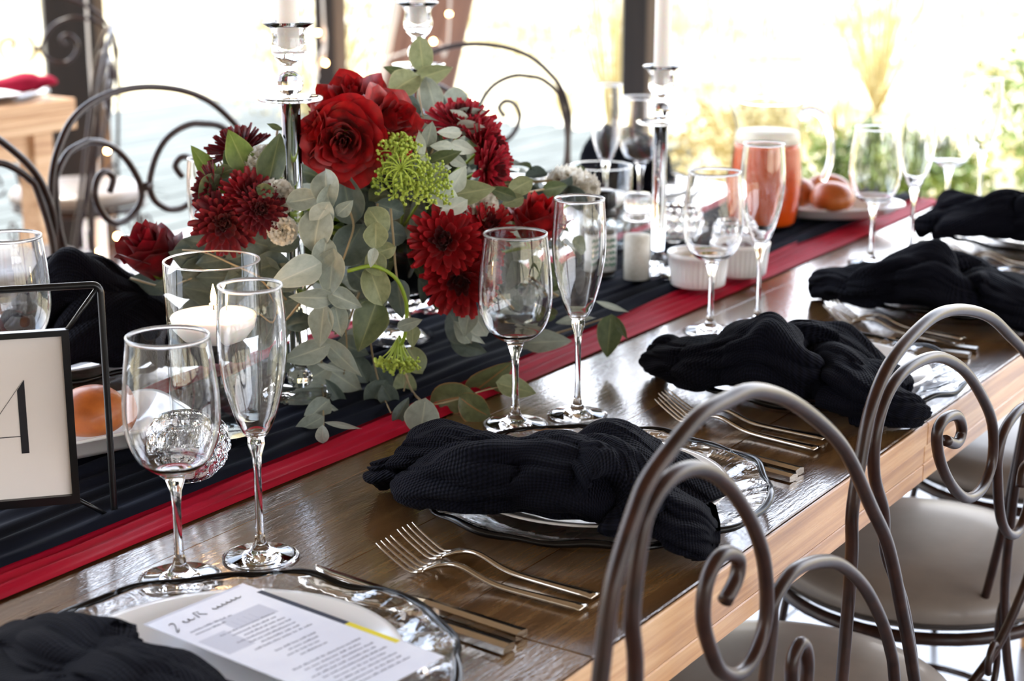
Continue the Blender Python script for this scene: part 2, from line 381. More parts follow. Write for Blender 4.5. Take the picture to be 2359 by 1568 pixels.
LEAVES=[["h","s",1.661,1.226,1.13,-0.104,0.069,0.992,-0.872,-0.486,-0.057,0.038,0.027],["h","o",1.604,1.219,1.115,-0.325,0.907,0.268,-0.946,-0.313,-0.088,0.032,0.013],["h","s",1.571,1.183,1.108,-0.767,0.448,-0.459,-0.632,-0.647,0.425,0.038,0.03],["h","s",1.66,1.208,1.108,0.562,-0.761,0.323,-0.744,-0.636,-0.205,0.044,0.024],["i","w",1.564,1.102,1.077,-0.346,0.81,0.474,-0.792,-0.523,0.315,0.022,0.009],["i","p",1.587,1.102,1.077,0.606,-0.79,0.094,-0.767,-0.612,-0.191,0.031,0.013],["i","w",1.566,1.089,1.064,0.442,-0.897,0.009,-0.895,-0.44,0.073,0.029,0.015],["i","w",1.523,1.087,1.063,-0.75,0.66,0.047,-0.645,-0.745,0.171,0.025,0.012],["i","w",1.5,1.081,1.051,-0.681,0.732,0.025,-0.732,-0.679,-0.053,0.023,0.012],["i","w",1.532,1.074,1.046,0.716,-0.608,-0.343,-0.655,-0.756,-0.027,0.028,0.014],["j","w",1.473,1.09,1.057,0.247,0.352,0.903,-0.826,-0.41,0.387,0.028,0.01],["j","g",1.494,1.093,1.064,0.019,-0.248,0.969,-0.782,-0.607,-0.14,0.026,0.016],["j","o",1.491,1.071,1.041,0.51,-0.787,0.347,-0.859,-0.488,0.155,0.034,0.015],["j","w",1.488,1.072,1.03,0.566,-0.824,-0.002,-0.821,-0.564,0.091,0.018,0.01],["i","p",1.511,1.067,1.034,0.414,-0.77,-0.486,-0.869,-0.494,0.042,0.02,0.012],["j","w",1.465,1.078,1.042,0.249,-0.753,-0.609,-0.813,-0.504,0.292,0.015,0.006],["k","w",1.497,1.058,1.017,0.243,-0.447,0.861,-0.857,-0.514,-0.025,0.03,0.019],["k","s",1.511,1.047,1.003,0.337,-0.918,0.21,-0.94,-0.316,0.126,0.042,0.024],["k","w",1.467,1.056,1.004,-0.316,0.828,0.463,-0.81,-0.489,0.323,0.033,0.023],["k","w",1.469,1.044,0.992,-0.471,0.735,-0.488,-0.842,-0.539,0.0,0.03,0.017],["l","o",1.549,1.035,0.997,-0.566,0.752,0.338,-0.794,-0.608,0.024,0.03,0.014],["l","s",1.584,1.033,1.0,0.514,-0.705,0.489,-0.822,-0.568,0.044,0.027,0.02],["l","o",1.674,1.043,0.984,0.779,-0.606,0.161,-0.619,-0.784,0.046,0.028,0.017],["l","s",1.565,1.031,0.986,-0.481,0.81,-0.336,-0.863,-0.506,0.016,0.023,0.015],["m","v",1.354,1.245,1.05,-0.111,0.418,0.902,-0.726,-0.654,0.213,0.045,0.027],["m","v",1.356,1.3,1.034,-0.381,0.345,0.857,-0.448,-0.881,0.155,0.038,0.019],["m","o",1.35,1.253,1.037,-0.295,0.215,0.931,-0.469,-0.881,0.055,0.027,0.018],["m","o",1.335,1.252,1.029,-0.43,0.817,-0.383,-0.9,-0.358,0.247,0.022,0.014],["m","o",1.322,1.26,1.015,-0.442,0.495,-0.748,-0.773,-0.633,0.038,0.03,0.019],["m","o",1.362,1.203,1.044,0.433,0.056,0.9,-0.812,-0.41,0.416,0.053,0.028],["n","o",1.392,1.226,1.074,-0.386,0.867,0.316,-0.856,-0.464,0.226,0.017,0.006],["o","d",1.375,1.411,0.881,-0.486,0.873,-0.042,-0.871,-0.481,0.102,0.053,0.027],["m","o",1.331,1.188,1.016,0.604,-0.715,-0.352,-0.744,-0.664,0.07,0.018,0.014],["a","g",1.351,1.155,1.007,-0.538,0.822,-0.186,-0.818,-0.457,0.349,0.03,0.022],["a","g",1.363,1.133,1.021,0.234,0.325,0.916,-0.894,-0.299,0.334,0.036,0.028],["a","g",1.363,1.131,1.011,0.361,-0.192,0.912,-0.581,-0.812,0.059,0.027,0.018],["b","d",1.416,1.148,1.001,0.02,0.235,0.972,-0.877,-0.463,0.13,0.055,0.034],["b","g",1.371,1.114,0.999,0.388,-0.627,0.675,-0.787,-0.607,-0.111,0.021,0.014],["a","g",1.35,1.136,0.979,0.35,0.014,0.937,-0.854,-0.405,0.325,0.044,0.033],["a","p",1.357,1.134,0.992,0.216,-0.489,0.845,-0.828,-0.551,-0.107,0.029,0.023],["a","g",1.347,1.124,0.953,-0.218,0.106,-0.97,-0.673,-0.736,0.071,0.031,0.024],["b","d",1.403,1.133,0.952,0.528,-0.219,0.82,-0.63,-0.749,0.205,0.045,0.038],["a","p",1.318,1.137,0.936,-0.845,0.442,-0.299,-0.529,-0.772,0.353,0.053,0.029],["b","g",1.352,1.12,0.932,-0.015,0.124,-0.992,-0.933,-0.358,-0.031,0.047,0.029],["a","g",1.335,1.131,0.907,-0.775,0.626,0.084,-0.629,-0.777,-0.015,0.043,0.019],["a","g",1.362,1.11,0.903,0.677,-0.587,-0.444,-0.539,-0.806,0.243,0.037,0.02],["a","g",1.353,1.136,0.872,-0.097,0.09,-0.991,-0.932,-0.357,0.059,0.042,0.025],["b","g",1.363,1.12,0.878,-0.239,-0.424,-0.873,-0.591,-0.65,0.478,0.031,0.02],["a","g",1.36,1.164,0.836,-0.557,0.762,-0.331,-0.806,-0.592,-0.009,0.048,0.024],["a","g",1.392,1.141,0.828,0.113,-0.794,-0.597,-0.692,-0.494,0.526,0.055,0.02],["a","g",1.415,1.203,0.79,-0.454,0.724,-0.519,-0.888,-0.419,0.193,0.044,0.025],["a","g",1.443,1.181,0.785,0.52,-0.606,-0.602,-0.495,-0.788,0.366,0.045,0.03],["a","g",1.389,1.194,0.775,-0.808,0.464,-0.364,-0.588,-0.678,0.441,0.045,0.023],["a","d",1.409,1.162,0.775,0.376,-0.378,-0.846,-0.488,-0.857,0.166,0.044,0.014],["a","p",1.396,1.16,0.812,0.435,-0.869,-0.235,-0.819,-0.491,0.297,0.029,0.006],["a","p",1.376,1.15,0.775,0.28,-0.912,-0.298,-0.689,-0.408,0.599,0.033,0.007],["a","g",1.31,1.122,0.775,-0.494,0.721,-0.485,-0.822,-0.569,-0.01,0.034,0.018],["a","p",1.331,1.091,0.775,0.538,-0.825,-0.175,-0.81,-0.563,0.165,0.035,0.006],["a","p",1.294,1.089,0.775,-0.058,-0.072,-0.996,-0.91,-0.406,0.082,0.017,0.013],["a","g",1.354,1.147,0.775,-0.748,0.335,-0.573,-0.55,-0.796,0.253,0.034,0.022],["b","d",1.427,1.154,0.829,0.428,-0.845,-0.32,-0.719,-0.533,0.447,0.034,0.023],["b","d",1.463,1.172,0.793,0.256,-0.35,-0.901,-0.611,-0.781,0.13,0.031,0.023],["c","s",1.398,1.092,0.984,-0.052,0.586,0.809,-0.575,-0.679,0.455,0.031,0.025],["c","s",1.388,1.087,0.97,-0.018,-0.036,0.999,-0.796,-0.604,-0.036,0.026,0.023],["c","d",1.438,1.107,0.962,0.727,-0.649,-0.223,-0.633,-0.76,0.15,0.037,0.026],["c","s",1.396,1.082,0.953,0.373,-0.854,0.363,-0.926,-0.368,0.086,0.024,0.017],["c","p",1.373,1.08,0.95,-0.497,-0.143,-0.856,-0.674,-0.557,0.485,0.019,0.01],["c","s",1.387,1.087,0.94,-0.074,-0.65,-0.756,-0.764,-0.45,0.463,0.027,0.021],["c","s",1.386,1.087,0.917,-0.032,0.381,0.924,-0.738,-0.633,0.236,0.04,0.028],["c","o",1.385,1.097,0.872,-0.465,0.081,-0.882,-0.676,-0.676,0.294,0.052,0.034],["d","d",1.445,1.101,0.889,-0.218,-0.327,-0.92,-0.876,-0.35,0.332,0.039,0.024],["d","g",1.421,1.069,0.87,0.479,-0.814,0.328,-0.854,-0.518,-0.04,0.025,0.013],["d","s",1.442,1.081,0.85,-0.458,-0.319,-0.83,-0.669,-0.491,0.558,0.023,0.015],["d","s",1.481,1.107,0.809,-0.08,-0.644,-0.761,-0.791,-0.423,0.441,0.03,0.023],["e","s",1.485,1.126,0.775,-0.196,-0.12,-0.973,-0.639,-0.737,0.22,0.031,0.024],["c","d",1.488,1.159,0.775,-0.145,-0.669,-0.729,-0.798,-0.356,0.485,0.042,0.024],["c","d",1.433,1.127,0.775,-0.461,0.295,-0.837,-0.82,-0.503,0.274,0.038,0.026],["c","d",1.436,1.109,0.775,0.276,-0.427,-0.861,-0.826,-0.564,0.015,0.031,0.02],["c","d",1.408,1.072,0.775,0.699,-0.065,0.712,-0.558,-0.673,0.486,0.03,0.014],["e","g",1.401,1.039,0.775,-0.228,0.037,-0.973,-0.914,-0.352,0.201,0.036,0.034],["e","b",1.473,1.053,0.775,0.346,-0.903,0.257,-0.917,-0.267,0.296,0.048,0.033],["e","b",1.556,1.057,0.775,0.453,-0.644,0.616,-0.777,-0.625,-0.082,0.062,0.033],["e","b",1.458,1.013,0.775,0.245,-0.846,-0.474,-0.938,-0.33,0.104,0.036,0.03],["e","s",1.549,1.016,0.775,0.463,-0.854,-0.238,-0.652,-0.51,0.561,0.041,0.024],["f","g",1.497,1.046,0.859,-0.318,-0.004,-0.948,-0.735,-0.63,0.25,0.029,0.019],["f","p",1.516,1.044,0.854,0.303,-0.434,-0.848,-0.865,-0.498,-0.054,0.03,0.023],["f","g",1.51,1.063,0.842,-0.101,0.679,0.727,-0.928,-0.327,0.177,0.027,0.016],["f","p",1.53,1.062,0.833,0.365,-0.797,-0.481,-0.744,-0.561,0.364,0.028,0.01],["f","d",1.579,1.103,0.804,0.469,-0.819,-0.331,-0.866,-0.5,0.012,0.04,0.022],["g","g",1.666,1.049,0.799,0.395,-0.913,0.106,-0.809,-0.29,0.512,0.051,0.026],["g","g",1.668,1.074,0.803,0.461,-0.583,0.668,-0.886,-0.269,0.377,0.037,0.025],["g","o",1.726,0.997,0.8,-0.299,-0.099,-0.949,-0.74,-0.604,0.296,0.046,0.029],["g","o",1.727,0.981,0.811,0.069,-0.551,-0.831,-0.851,-0.468,0.24,0.026,0.009],["g","p",1.74,1.001,0.833,0.626,-0.701,-0.341,-0.744,-0.669,0.008,0.039,0.007],["g","g",1.705,1.03,0.821,0.738,-0.671,0.065,-0.619,-0.636,0.461,0.044,0.011],["j","g",1.473,1.072,1.025,0.753,-0.538,0.379,-0.656,-0.566,0.5,0.029,0.02],["d","d",1.448,1.112,0.987,-0.705,0.606,0.368,-0.638,-0.769,0.044,0.029,0.021],["n","d",1.359,1.191,0.955,-0.653,0.696,-0.3,-0.749,-0.534,0.392,0.033,0.022],["a","d",1.373,1.183,0.866,-0.61,0.778,-0.147,-0.726,-0.476,0.496,0.029,0.02],["b","d",1.407,1.125,0.916,0.476,-0.533,-0.699,-0.611,-0.773,0.174,0.029,0.024],["p","d",1.334,1.309,0.939,-0.64,0.705,-0.304,-0.754,-0.502,0.424,0.034,0.022],["p","d",1.334,1.282,0.949,-0.629,0.755,0.186,-0.752,-0.652,0.102,0.038,0.024],["p","d",1.337,1.247,0.945,-0.713,0.678,-0.178,-0.684,-0.729,-0.039,0.039,0.024],["n","d",1.347,1.218,0.954,-0.754,0.553,0.355,-0.596,-0.803,-0.016,0.039,0.024],["n","d",1.35,1.2,0.932,-0.823,0.542,-0.171,-0.546,-0.671,0.503,0.039,0.027],["p","d",1.338,1.231,0.923,-0.797,0.481,-0.365,-0.603,-0.655,0.455,0.038,0.026],["p","d",1.332,1.264,0.913,-0.503,0.864,-0.01,-0.852,-0.494,0.171,0.041,0.024],["p","d",1.332,1.295,0.919,-0.743,0.576,-0.343,-0.608,-0.794,-0.015,0.033,0.023],["p","d",1.348,1.21,0.897,-0.564,0.545,-0.62,-0.766,-0.626,0.146,0.04,0.026],["q","d",1.358,1.194,0.888,-0.538,0.778,-0.324,-0.797,-0.595,-0.106,0.038,0.027],["q","d",1.343,1.237,0.885,-0.413,0.838,-0.357,-0.908,-0.408,0.092,0.04,0.024],["q","d",1.368,1.217,0.848,-0.449,0.469,-0.76,-0.854,-0.475,0.212,0.041,0.026],["q","d",1.341,1.261,0.877,-0.664,0.73,-0.162,-0.745,-0.664,0.061,0.033,0.021],["a","d",1.357,1.186,0.918,-0.399,0.917,-0.032,-0.904,-0.387,0.182,0.039,0.028],["q","d",1.356,1.231,0.858,-0.815,0.261,-0.518,-0.488,-0.79,0.37,0.035,0.021],["a","d",1.401,1.229,0.809,-0.313,0.55,-0.775,-0.896,-0.441,0.049,0.042,0.025],["o","d",1.34,1.327,0.896,-0.863,0.504,0.038,-0.435,-0.778,0.454,0.049,0.031],["q","d",1.335,1.286,0.895,-0.521,0.835,0.178,-0.712,-0.54,0.449,0.048,0.032],["p","d",1.337,1.246,0.902,-0.716,0.63,-0.3,-0.694,-0.689,0.208,0.047,0.031],["p","d",1.344,1.214,0.924,-0.363,0.931,0.023,-0.882,-0.352,0.312,0.048,0.029],["p","d",1.332,1.301,0.928,-0.721,0.571,0.392,-0.589,-0.803,0.085,0.044,0.028],["p","d",1.333,1.26,0.933,-0.639,0.754,-0.15,-0.763,-0.598,0.246,0.045,0.029],["n","d",1.34,1.228,0.942,-0.76,0.596,-0.259,-0.649,-0.68,0.341,0.042,0.028],["q","d",1.348,1.314,0.866,-0.63,0.714,-0.306,-0.749,-0.454,0.483,0.044,0.029],["q","d",1.345,1.265,0.869,-0.632,0.772,-0.071,-0.771,-0.616,0.162,0.043,0.027]]
STEMS={"a":[[1.399,1.167,1.027],[1.38,1.156,0.998],[1.369,1.144,0.959],[1.367,1.141,0.921],[1.37,1.144,0.892],[1.384,1.161,0.848],[1.43,1.202,0.791],[1.367,1.148,0.775],[1.296,1.089,0.775]],"b":[[1.4,1.134,0.997],[1.396,1.123,0.975],[1.386,1.124,0.953],[1.377,1.13,0.921],[1.386,1.132,0.881],[1.409,1.147,0.835],[1.459,1.195,0.775]],"c":[[1.424,1.112,0.996],[1.414,1.104,0.965],[1.408,1.102,0.938],[1.407,1.106,0.899],[1.413,1.118,0.862],[1.448,1.141,0.812],[1.455,1.136,0.775],[1.395,1.077,0.775]],"d":[[1.434,1.102,0.99],[1.427,1.094,0.964],[1.426,1.089,0.917],[1.44,1.088,0.885],[1.459,1.094,0.851],[1.5,1.129,0.796],[1.469,1.115,0.775]],"e":[[1.48,1.126,0.806],[1.474,1.107,0.775],[1.444,1.061,0.775],[1.474,1.046,0.775],[1.518,1.041,0.775],[1.558,1.027,0.775]],"f":[[1.493,1.065,0.877],[1.523,1.069,0.851],[1.564,1.088,0.814]],"g":[[1.601,1.067,0.835],[1.693,1.084,0.794],[1.727,1.049,0.802],[1.758,1.018,0.814]],"h":[[1.688,1.247,1.141],[1.688,1.248,1.109],[1.58,1.17,1.095],[1.542,1.136,1.074]],"i":[[1.617,1.129,1.077],[1.577,1.111,1.063],[1.539,1.096,1.044],[1.515,1.085,1.023]],"j":[[1.517,1.127,1.063],[1.508,1.109,1.046],[1.495,1.094,1.025]],"k":[[1.48,1.072,0.981],[1.509,1.069,0.997],[1.539,1.067,1.007]],"l":[[1.734,1.067,0.977],[1.636,1.049,0.985],[1.568,1.051,0.987],[1.537,1.054,0.979]],"m":[[1.391,1.317,1.044],[1.364,1.273,1.027],[1.361,1.239,1.021],[1.363,1.217,1.018]],"n":[[1.423,1.248,1.07],[1.392,1.226,1.046],[1.366,1.201,1.014],[1.345,1.18,0.959]],"o":[[1.345,1.41,0.892],[1.351,1.362,0.887],[1.321,1.291,0.911]],"p":[[1.346,1.177,0.897],[1.332,1.2,0.921],[1.323,1.229,0.933],[1.32,1.269,0.943],[1.323,1.304,0.941]],"q":[[1.354,1.166,0.892],[1.351,1.189,0.87],[1.338,1.208,0.88],[1.328,1.236,0.888]]}
FLOWERS=[["rose","big",1.416,1.15,1.061,-0.836,-0.549,-0.005,0.043],["rose","",1.484,1.191,1.1,-0.404,-0.207,0.891,0.035],["rose","",1.481,1.133,1.079,-0.074,-0.888,0.454,0.033],["rose","bud",1.353,1.384,0.922,-0.384,0.093,0.919,0.033],["rose","bud",1.6,1.021,0.956,-0.028,-0.21,0.977,0.031],["rose","",1.409,1.185,1.071,-0.811,0.51,0.286,0.024],["mum","d",1.377,1.271,1.06,-0.395,-0.025,0.918,0.033],["mum","d",1.325,1.275,1.011,-0.862,0.468,0.193,0.029],["mum","m",1.333,1.208,1.018,-0.401,-0.474,0.784,0.032],["mum","d",1.307,1.228,0.982,-0.771,-0.591,0.237,0.033],["mum","d",1.324,1.187,0.998,-0.61,-0.746,0.267,0.026],["mum","r",1.577,1.107,1.078,-0.202,-0.287,0.936,0.037],["mum","r",1.586,1.066,1.045,0.223,-0.869,0.441,0.036],["mum","r",1.561,1.046,1.018,0.146,-0.989,-0.033,0.03],["mum","b",1.451,1.047,0.96,-0.839,-0.424,0.34,0.039],["mum","b",1.474,1.039,0.907,-0.811,-0.568,-0.141,0.041],["mum","b",1.52,1.029,0.97,-0.358,-0.675,0.645,0.03],["mum","b",1.513,1.026,0.928,-0.045,-0.991,0.125,0.028],["carnation","",1.79,1.085,0.975,0.108,-0.287,0.952,0.029],["carnation","",1.37,1.223,1.039,-0.653,-0.599,0.464,0.018],["carnation","",1.351,1.189,1.006,-0.602,-0.782,0.164,0.018],["carnation","",1.527,1.047,0.983,-0.765,-0.526,0.371,0.017],["carnation","",1.34,1.174,0.974,-0.738,-0.647,0.191,0.014],["dill","curl",1.437,1.087,1.026,-0.641,-0.358,0.679,0.029],["dill","",1.456,1.068,1.014,-0.493,-0.646,0.582,0.026],["dill","hang",1.434,1.095,0.837,-0.378,-0.143,-0.915,0.024],["dill","",1.454,1.107,1.053,-0.186,-0.3,0.936,0.019]]
HANG=[[1.359,1.103,0.935],[1.377,1.088,0.939],[1.389,1.078,0.934],[1.402,1.07,0.921],[1.413,1.068,0.898],[1.421,1.073,0.877],[1.429,1.082,0.854],[1.433,1.09,0.842]]
NAP2=[[[-0.08,0.185,0.012,0.012,0.012],[-0.09,0.164,0.03,0.035,0.018],[-0.084,0.145,0.045,0.045,0.026],[-0.083,0.105,0.05,0.05,0.026],[-0.074,0.068,0.05,0.05,0.022],[-0.056,0.036,0.05,0.035,0.018]],[[-0.102,0.148,0.018,0.012,0.012],[-0.124,0.096,0.04,0.035,0.026],[-0.12,0.05,0.05,0.045,0.034],[-0.101,0.016,0.052,0.05,0.036],[-0.091,-0.023,0.055,0.052,0.036],[-0.076,-0.059,0.05,0.045,0.032],[-0.068,-0.086,0.045,0.03,0.022]],[[-0.063,-0.001,0.065,0.015,0.012],[-0.075,-0.036,0.07,0.035,0.022],[-0.09,-0.067,0.066,0.04,0.026],[-0.099,-0.085,0.05,0.036,0.026],[-0.106,-0.084,0.032,0.026,0.02],[-0.107,-0.076,0.022,0.012,0.012]],[[-0.021,0.015,0.06,0.012,0.01],[-0.013,-0.008,0.062,0.03,0.02],[-0.009,-0.039,0.058,0.04,0.024],[0.002,-0.065,0.045,0.045,0.022],[0.013,-0.091,0.03,0.04,0.018],[0.006,-0.126,0.02,0.025,0.01]],[[-0.084,-0.082,0.045,0.02,0.016],[-0.074,-0.102,0.04,0.04,0.024],[-0.062,-0.122,0.03,0.055,0.024],[-0.049,-0.141,0.02,0.05,0.02],[-0.042,-0.153,0.012,0.03,0.012]],[[-0.074,-0.094,0.03,0.015,0.01],[-0.066,-0.116,0.018,0.03,0.012],[-0.075,-0.146,0.012,0.026,0.012],[-0.068,-0.16,0.008,0.012,0.008]]]
NAP1=[[[-0.04,0.188,0.02,0.015,0.012],[-0.067,0.135,0.05,0.04,0.025],[-0.079,0.092,0.065,0.05,0.03],[-0.081,0.055,0.065,0.05,0.03],[-0.066,0.034,0.055,0.05,0.028]],[[-0.085,0.173,0.02,0.05,0.02],[-0.1,0.098,0.045,0.06,0.035],[-0.095,0.041,0.055,0.065,0.038],[-0.077,0.006,0.05,0.06,0.034],[-0.07,-0.027,0.04,0.05,0.026],[-0.069,-0.061,0.03,0.03,0.016]],[[-0.077,0.082,0.06,0.015,0.012],[-0.086,0.037,0.07,0.035,0.022],[-0.089,0.005,0.065,0.04,0.026],[-0.089,-0.011,0.05,0.04,0.026],[-0.095,-0.022,0.03,0.03,0.02]]]
NAP3=[[[-0.068,0.178,0.012,0.014,0.012],[-0.092,0.151,0.03,0.035,0.022],[-0.124,0.1,0.045,0.04,0.022],[-0.108,0.076,0.05,0.035,0.018]],[[-0.113,0.128,0.02,0.012,0.012],[-0.144,0.079,0.045,0.035,0.03],[-0.139,0.039,0.06,0.045,0.04],[-0.136,-0.001,0.068,0.05,0.045],[-0.134,-0.032,0.055,0.045,0.036],[-0.13,-0.037,0.035,0.03,0.02]],[[-0.055,0.033,0.06,0.02,0.015],[-0.068,-0.002,0.068,0.035,0.025],[-0.04,-0.025,0.06,0.045,0.025],[-0.035,-0.052,0.045,0.045,0.025],[-0.036,-0.085,0.03,0.035,0.018]],[[-0.117,-0.025,0.045,0.03,0.022],[-0.104,-0.061,0.045,0.055,0.034],[-0.107,-0.103,0.035,0.06,0.034],[-0.111,-0.139,0.025,0.045,0.024],[-0.093,-0.15,0.015,0.02,0.014]]]

# ---------------------------------------------------------------- the setting
X0, X1, Y0, Y1, HC = -4.0, 6.6, -3.6, 4.5, 4.15
struct('floor_base', mesh('floor_base', *box(X0, X1, Y0, Y1, -.12, -.012), smooth=False), 'grout').name = 'floor'
floor = bpy.data.objects['floor']
tile_me = bevel_box('tile', 0, .596, 0, .596, -.012, 0, .002)
for i in range(int((X1 - X0) / .6) + 1):
    for j in range(int((Y1 - Y0) / .6) + 1):
        x, y = X0 + i * .6, Y0 + j * .6
        if x + .6 > X1 + .3 or y + .6 > Y1 + .3: continue
        if x < -.6 or y < -1.2: continue
        put('tile', tile_me, 'floor', floor, (x, y, 0))
far_tile = mesh('tile_far', *join([box(X0, -.4, Y0, Y1, -.012, -.0005), box(-.4, X1, Y0, -1.2, -.012, -.0005)]), smooth=False)
o = put('tile_field', far_tile, 'floor', floor); o['kind'] = 'stuff'
struct('ceiling', mesh('ceiling', *box(X0 - .4, X1 + .5, Y0 - .3, Y1 + .6, HC, HC + .15), smooth=False), 'ceiling')
struct('wall_left', mesh('wall_left', *box(X0 - .15, X0, Y0, Y1, 0, HC), smooth=False), 'plaster')
struct('wall_near', mesh('wall_near', *join([box(X0, -2.6, Y0 - .15, Y0, 0, HC), box(-2.6, 6.0, Y0 - .15, Y0, 0, .55), box(-2.6, 6.0, Y0 - .15, Y0, 2.45, HC), box(6.0, X1, Y0 - .15, Y0, 0, HC), box(1.5, 1.8, Y0 - .15, Y0, .55, 2.45)]), smooth=False), 'plaster')
for i, (a, b) in enumerate(((-2.6, 1.5), (1.8, 6.0))):
    w = struct('window_%d' % (i + 1), mesh('win', *join([box(a, b, Y0 - .1, Y0 - .05, .55, .60), box(a, b, Y0 - .1, Y0 - .05, 2.4, 2.45), box(a, a + .05, Y0 - .1, Y0 - .05, .6, 2.4), box(b - .05, b, Y0 - .1, Y0 - .05, .6, 2.4)]), smooth=False), 'post_dark')
    for k in (1, 2, 3):
        xx = a + (b - a) * k / 4
        put('mullion', mesh('mullion', *box(xx - .03, xx + .03, Y0 - .1, Y0 - .05, .6, 2.4), smooth=False), 'post_dark', w)
# header beams over the open sides
struct('trim_1', mesh('trim_1', *box(X0, X1 + .1, Y1 - .05, Y1 + .12, 3.85, HC), smooth=False), 'post_dark')
struct('trim_2', mesh('trim_2', *box(X1 - .05, X1 + .12, Y0, Y1, 3.85, HC), smooth=False), 'post_dark')
struct('trim_3', mesh('trim_3', *box(X0, X1, Y1 + .001, Y1 + .07, -.1, .02), smooth=False), 'white_paint_and_lit_side')
def post(n, x, y, w, rot, wb):
    p = struct('trim_%d' % n, bevel_box('post', -w / 2, w / 2, -w / 2, w / 2, 0, HC, .004), 'post_dark')
    p.location = (x, y, 0); p.rotation_euler = (0, 0, rot)
    put('facing', bevel_box('facing', w / 2 + .001, w / 2 + wb, -w * .45, w * .2, 0, HC, .002), 'post_lit_brown', p)  # lighter brown strip stands for the lit side face of the post
    return p
post(4, 3.99, 4.41, .16, math.radians(-38), .035)
post(5, 5.36, 4.44, .075, math.radians(-48), .05)
post(6, 6.58, 3.70, .105, math.radians(-58), .055)
post(7, 6.58, -1.2, .14, 0, .05)
post(8, 1.2, 4.44, .14, 0, .05)
post(9, -1.6, 4.44, .14, 0, .05)
# leaning timber strut between the posts
st = struct('trim_10', bevel_box('strut', -.13, .13, -.06, .06, -.1, 4.3, .006), 'strut_wood')
st.location = (5.12, 4.12, 0)
st.matrix_basis = Matrix.Translation((5.12, 3.97, -.02)) @ Matrix.Rotation(math.radians(-53), 4, 'Z') @ Matrix.Rotation(math.radians(13), 4, 'Y')
put('facing', bevel_box('facing', -.165, -.132, -.055, .055, -.1, 4.3, .003), 'white_paint_and_lit_side', st)  # white strip imitates the strut's side lit from outside

# ---------------------------------------------------------------- outside
def terr(x, y):
    d = max(0., math.hypot(x - 1.5, y - .5) - 9.0)
    return -.28 + .028 * d + .25 * noise.noise(Vector((x * .12, y * .12, 3.))) * min(1, d / 6) + max(0, d - 25) * .05
gv, gf = [], []; N = 90
cs = [(i / (N - 1) * 2 - 1) for i in range(N)]; cs = [(abs(c) ** 1.9) * (1 if c > 0 else -1) * 110 for c in cs]
for j in range(N):
    for i in range(N): gv.append((2 + cs[i], 1 + cs[j], terr(2 + cs[i], 1 + cs[j])))
for j in range(N - 1):
    for i in range(N - 1): gf.append((j * N + i, j * N + i + 1, (j + 1) * N + i + 1, (j + 1) * N + i))
g = struct('ground', mesh('ground', gv, gf), 'dry_ground')
deck = struct('deck_frame', mesh('deck_frame', *join([box(-3.5, 9, 4.65 + k * 1.0, 4.75 + k * 1.0, -.26, -.13) for k in range(4)]), smooth=False), 'deck')
deck.name = 'deck'; deck['kind'] = 'structure'
plank_me = bevel_box('plank', 0, 3.1, 0, .132, -.13, -.1, .003)
for k in range(28):
    for s in range(4):
        put('plank', plank_me, 'deck', deck, (-3.5 + s * 3.12 + (k % 3) * .1, 4.59 + k * .139, random.uniform(-.004, .004)))
BUSHES = [(8.05, 1.95, .75), (8.15, 3.05, .75), (8.5, 4.15, .7), (9.75, 2.5, .95), (9.7, 5.6, .9), (8.6, 7.2, .9), (5.2, 9.6, 1.), (11.8, 4.6, 1.1)]
def tufts(name, label, pts, n, h, m, cat, spread):
    vs, fs = [], []
    for (x, y, r) in pts:
        for _ in range(n):
            a, rr = random.uniform(0, 2 * PI), r * math.sqrt(random.random())
            px, py = x + rr * math.cos(a), y + rr * math.sin(a)
            if any(math.hypot(px - bx, py - by) < br for bx, by, br in BUSHES): continue
            if px < 9.2 and py < 8.7: continue
            z = terr(px, py) - .02
            hh = h * random.uniform(.5, 1.2); lx, ly = random.gauss(0, spread), random.gauss(0, spread); w = .008
            d = random.uniform(0, PI); cx, cy = math.cos(d) * w, math.sin(d) * w; b = len(vs)
            vs += [(px - cx, py - cy, z), (px + cx, py + cy, z), (px + lx * .4 + cx * .7, py + ly * .4 + cy * .7, z + hh * .6), (px + lx * .4 - cx * .7, py + ly * .4 - cy * .7, z + hh * .6), (px + lx, py + ly, z + hh)]
            fs += [(b, b + 1, b + 2, b + 3), (b + 3, b + 2, b + 4)]
    o = put(name, mesh(name, vs, fs, False), m); tag(o, label, cat, kind='stuff')
rr = random.Random(5)
tufts('dry_grass', 'pale straw-coloured dry grass growing beyond the deck', [(rr.uniform(-2, 20), rr.uniform(8.6, 24), rr.uniform(.4, 1.2)) for _ in range(90)] + [(rr.uniform(8, 24), rr.uniform(-2, 9), rr.uniform(.4, 1.1)) for _ in range(90)], 70, .45, 'straw', 'grass', .09)
